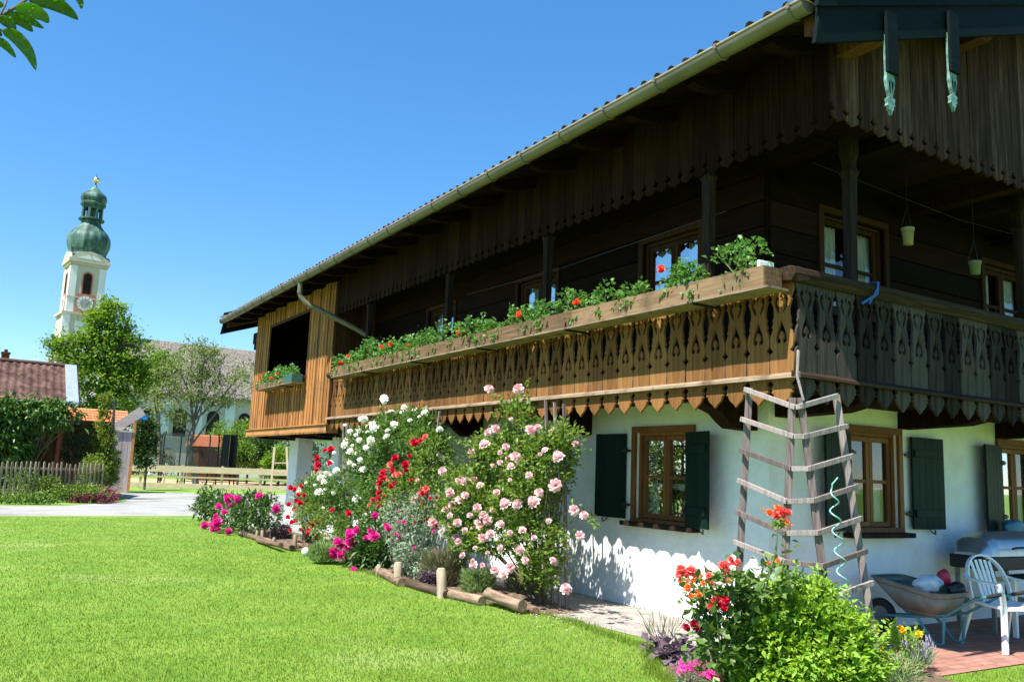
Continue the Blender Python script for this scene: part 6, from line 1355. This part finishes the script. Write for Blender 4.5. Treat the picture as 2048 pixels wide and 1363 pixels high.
# nave
rn = math.radians(3); nx_ = Vector((math.cos(rn), math.sin(rn), 0)); ny_ = Vector((-math.sin(rn), math.cos(rn), 0)); dn = 118
r0 = PD(262, 674, dn); NO = Vector((r0.x-4, r0.y-.2, 0)); rzv = r0.z; hw = 7.5; ezv = PD(500, 792, 112).z
def npt(u, v, z): return NO+nx_*u+ny_*v+Vector((0, 0, z))
m = MB(); m.prism([(-hw, 0), (-hw, ezv), (0, rzv-.3), (hw, ezv), (hw, 0)], npt(0, 0, 0), ny_, (0, 0, 1), nx_, 48); nave = m.build('nave', M['churchbeige'], church)
m = MB(); m.prism([(-hw-.7, ezv-.35), (0, rzv), (hw+.7, ezv-.35), (hw+.7, ezv-.6), (0, rzv-.29), (-hw-.7, ezv-.6)], npt(-.5, 0, 0), ny_, (0, 0, 1), nx_, 49); m.build('roof', M['churchroof'], church)
for k in range(12):
    u = 3.0+k*3.9; MB().prism([(u-.2, 0), (u+1.0, 0), (u+1.0, ezv-1.1), (u-.2, ezv-1.1)], npt(0, -hw-.0, 0), nx_, (0, 0, 1), -ny_, .12).build('white_panel', M['churchwhite'], nave)
    w_ = MB().prism([(p_[0]+u+2.3, p_[1]) for p_ in arch(.75, 3.6, 7.6)], npt(0, -hw, 0), nx_, (0, 0, 1), -ny_, .05).build('window', M['darkZ'], nave)
    MB().prism([(p_[0]+u+2.3, p_[1]) for p_ in arch(.58, 3.8, 7.4)], npt(0, -hw-.052, 0), nx_, (0, 0, 1), -ny_, .02).build('pane', M['room'], w_)
# small parish building with gable in front of the nave
t = thing('parish_house', 'small white gabled building with lean roof in front of the church', 'house', (16, 96, 0)); q0 = PD(262, 840, 96); q1 = PD(300, 838, 96); qa = PD(243, 793, 96)
MB().prism([(q0.x-3.5, 0), (q1.x, 0), (q1.x, q1.z-.2), (qa.x, qa.z-.2), (q0.x-3.5, q0.z)], (0, 96, 0), (1, 0, 0), (0, 0, 1), (0, 1, 0), 9).build('wall', M['churchwhite'], t)
MB().beam((qa.x-.2, 95.7, qa.z+.1), (q1.x+.6, 95.7, q1.z-.3), .8, .25).prism([(qa.x, qa.z+.15), (q1.x+.5, q1.z-.15), (q1.x+.5, q1.z-.35), (qa.x, qa.z-.1)], (0, 96.2, 0), (1, 0, 0), (0, 0, 1), (0, 1, 0), 9).build('roof', M['churchroof'], t)
t = thing('cemetery_wall', 'low white wall with arched niches in front of the church', 'wall', (18, 88, 0)); q0 = PD(312, 852, 88); q1 = PD(440, 900, 88); zt3 = PD(340, 862, 88).z
MB().box(q0.x, q1.x+8, 88, 88.6, 0, zt3-.6).build('masonry', M['churchwhite'], t)
for k in range(5): MB().prism(arch(.6, .5, 2.6), (q0.x+1.5+k*2.6, 88.0, 0), (1, 0, 0), (0, 0, 1), (0, -1, 0), .03).build('niche', M['churchbeige'], t)
MB().box(q0.x-.2, q1.x+8.2, 87.8, 88.8, zt3-.598, zt3-.4).build('coping', M['zinc'], t)

# ------------------------------------------------------------ overhanging cherry branch, top left, close to the camera
t = thing('cherry_branch', 'end of a leafy fruit tree branch hanging into the top left corner', 'branch', V3(PD(-120, -60, 2.1)))
def lf(pts, wpx, dd, tilt=.0):
    """one real leaf: curved blade with midrib fold; pts = centre line in view, width along it"""
    P3 = [PD(x, y, dd+tilt*i) for i, (x, y) in enumerate(pts)]; n = 14; V = []; cl = []
    for i in range(n+1):
        u = i/n*(len(P3)-1); k = min(int(u), len(P3)-2); f_ = u-k
        p0, p1, p2, p3 = P3[max(k-1, 0)], P3[k], P3[k+1], P3[min(k+2, len(P3)-1)]
        cl.append(.5*((2*p1)+(p2-p0)*f_+(2*p0-5*p1+4*p2-p3)*f_**2+(3*p1-p0-3*p2+p3)*f_**3))
    view = (cl[n//2]-Vector((0, 0, 1.6))).normalized()
    for i, c in enumerate(cl):
        d = (cl[min(i+1, n)]-cl[max(i-1, 0)]).normalized(); s = d.cross(view).normalized(); u = i/n
        w_ = wpx/FPX*dd*.5*(math.sin(math.pi*min(1, u**.8))**.75)*(1-.15*u)
        wav = .012*math.sin(i*1.9+pts[0][0])
        for q, fo_ in ((-1, .35), (-.5, .16), (0, 0), (.5, .16), (1, .35)): V.append(tuple(c+s*w_*1.25*q+view*(-w_*fo_*1.1+wav*abs(q)*.4)-Vector(t.location)))
    F = [(i*5+j, i*5+j+1, (i+1)*5+j+1, (i+1)*5+j) for i in range(n) for j in range(4)]
    o = link('leaf', npmesh('leaf', V, F, np.full(len(F), random.random()), True), L['cherry'], t); o.modifiers.new('s', 'SOLIDIFY').thickness = .0006
lf([(60, 4), (95, 2), (130, 18), (157, 40)], 24, 2.1); lf([(30, 20), (60, 20), (85, 32), (97, 47)], 22, 2.0); lf([(32, 25), (58, 40), (88, 57)], 13, 2.1); lf([(12, 32), (40, 40), (66, 64)], 19, 2.05); lf([(-2, 38), (18, 46), (31, 66)], 17, 2.0)
lf([(4, 62), (32, 74), (58, 106), (72, 141)], 20, 2.0); lf([(-14, 76), (10, 90), (32, 116)], 13, 2.05); lf([(148, -14), (160, 2), (163, 19)], 10, 2.2); lf([(-20, 5), (-5, 8), (8, 12)], 14, 2.1); lf([(-16, 60), (-4, 66), (4, 72)], 10, 2.05)
lf([(95, -30), (120, -12), (150, -8)], 20, 2.3); lf([(-30, 20), (-15, 40), (-12, 60)], 20, 2.2); lf([(30, -25), (60, -22), (85, -5)], 20, 2.2)
m = MB(); m.tube([PD(-120, -60, 2.1), PD(-40, 20, 2.05), PD(0, 34, 2.0), PD(32, 14, 2.05), PD(58, -4, 2.1), PD(90, -40, 2.2)], [.009, .005, .004, .0035, .003, .0025], 6).tube([PD(2, 28, 2.0), PD(10, 12, 2.0), PD(16, -8, 2.1)], .0022, 5).tube([PD(58, -4, 2.1), PD(62, 6, 2.1)], .002, 5).tube([PD(-40, 20, 2.05), PD(-10, 55, 2.0), PD(5, 62, 2.0)], .0025, 5).tube([PD(-40, 20, 2.05), PD(-20, 70, 2.05), PD(-14, 76, 2.05)], .0025, 5).tube([PD(90, -40, 2.2), PD(130, -30, 2.2), PD(148, -14, 2.2)], .002, 5)
m.build('twig', M['stem'], t)
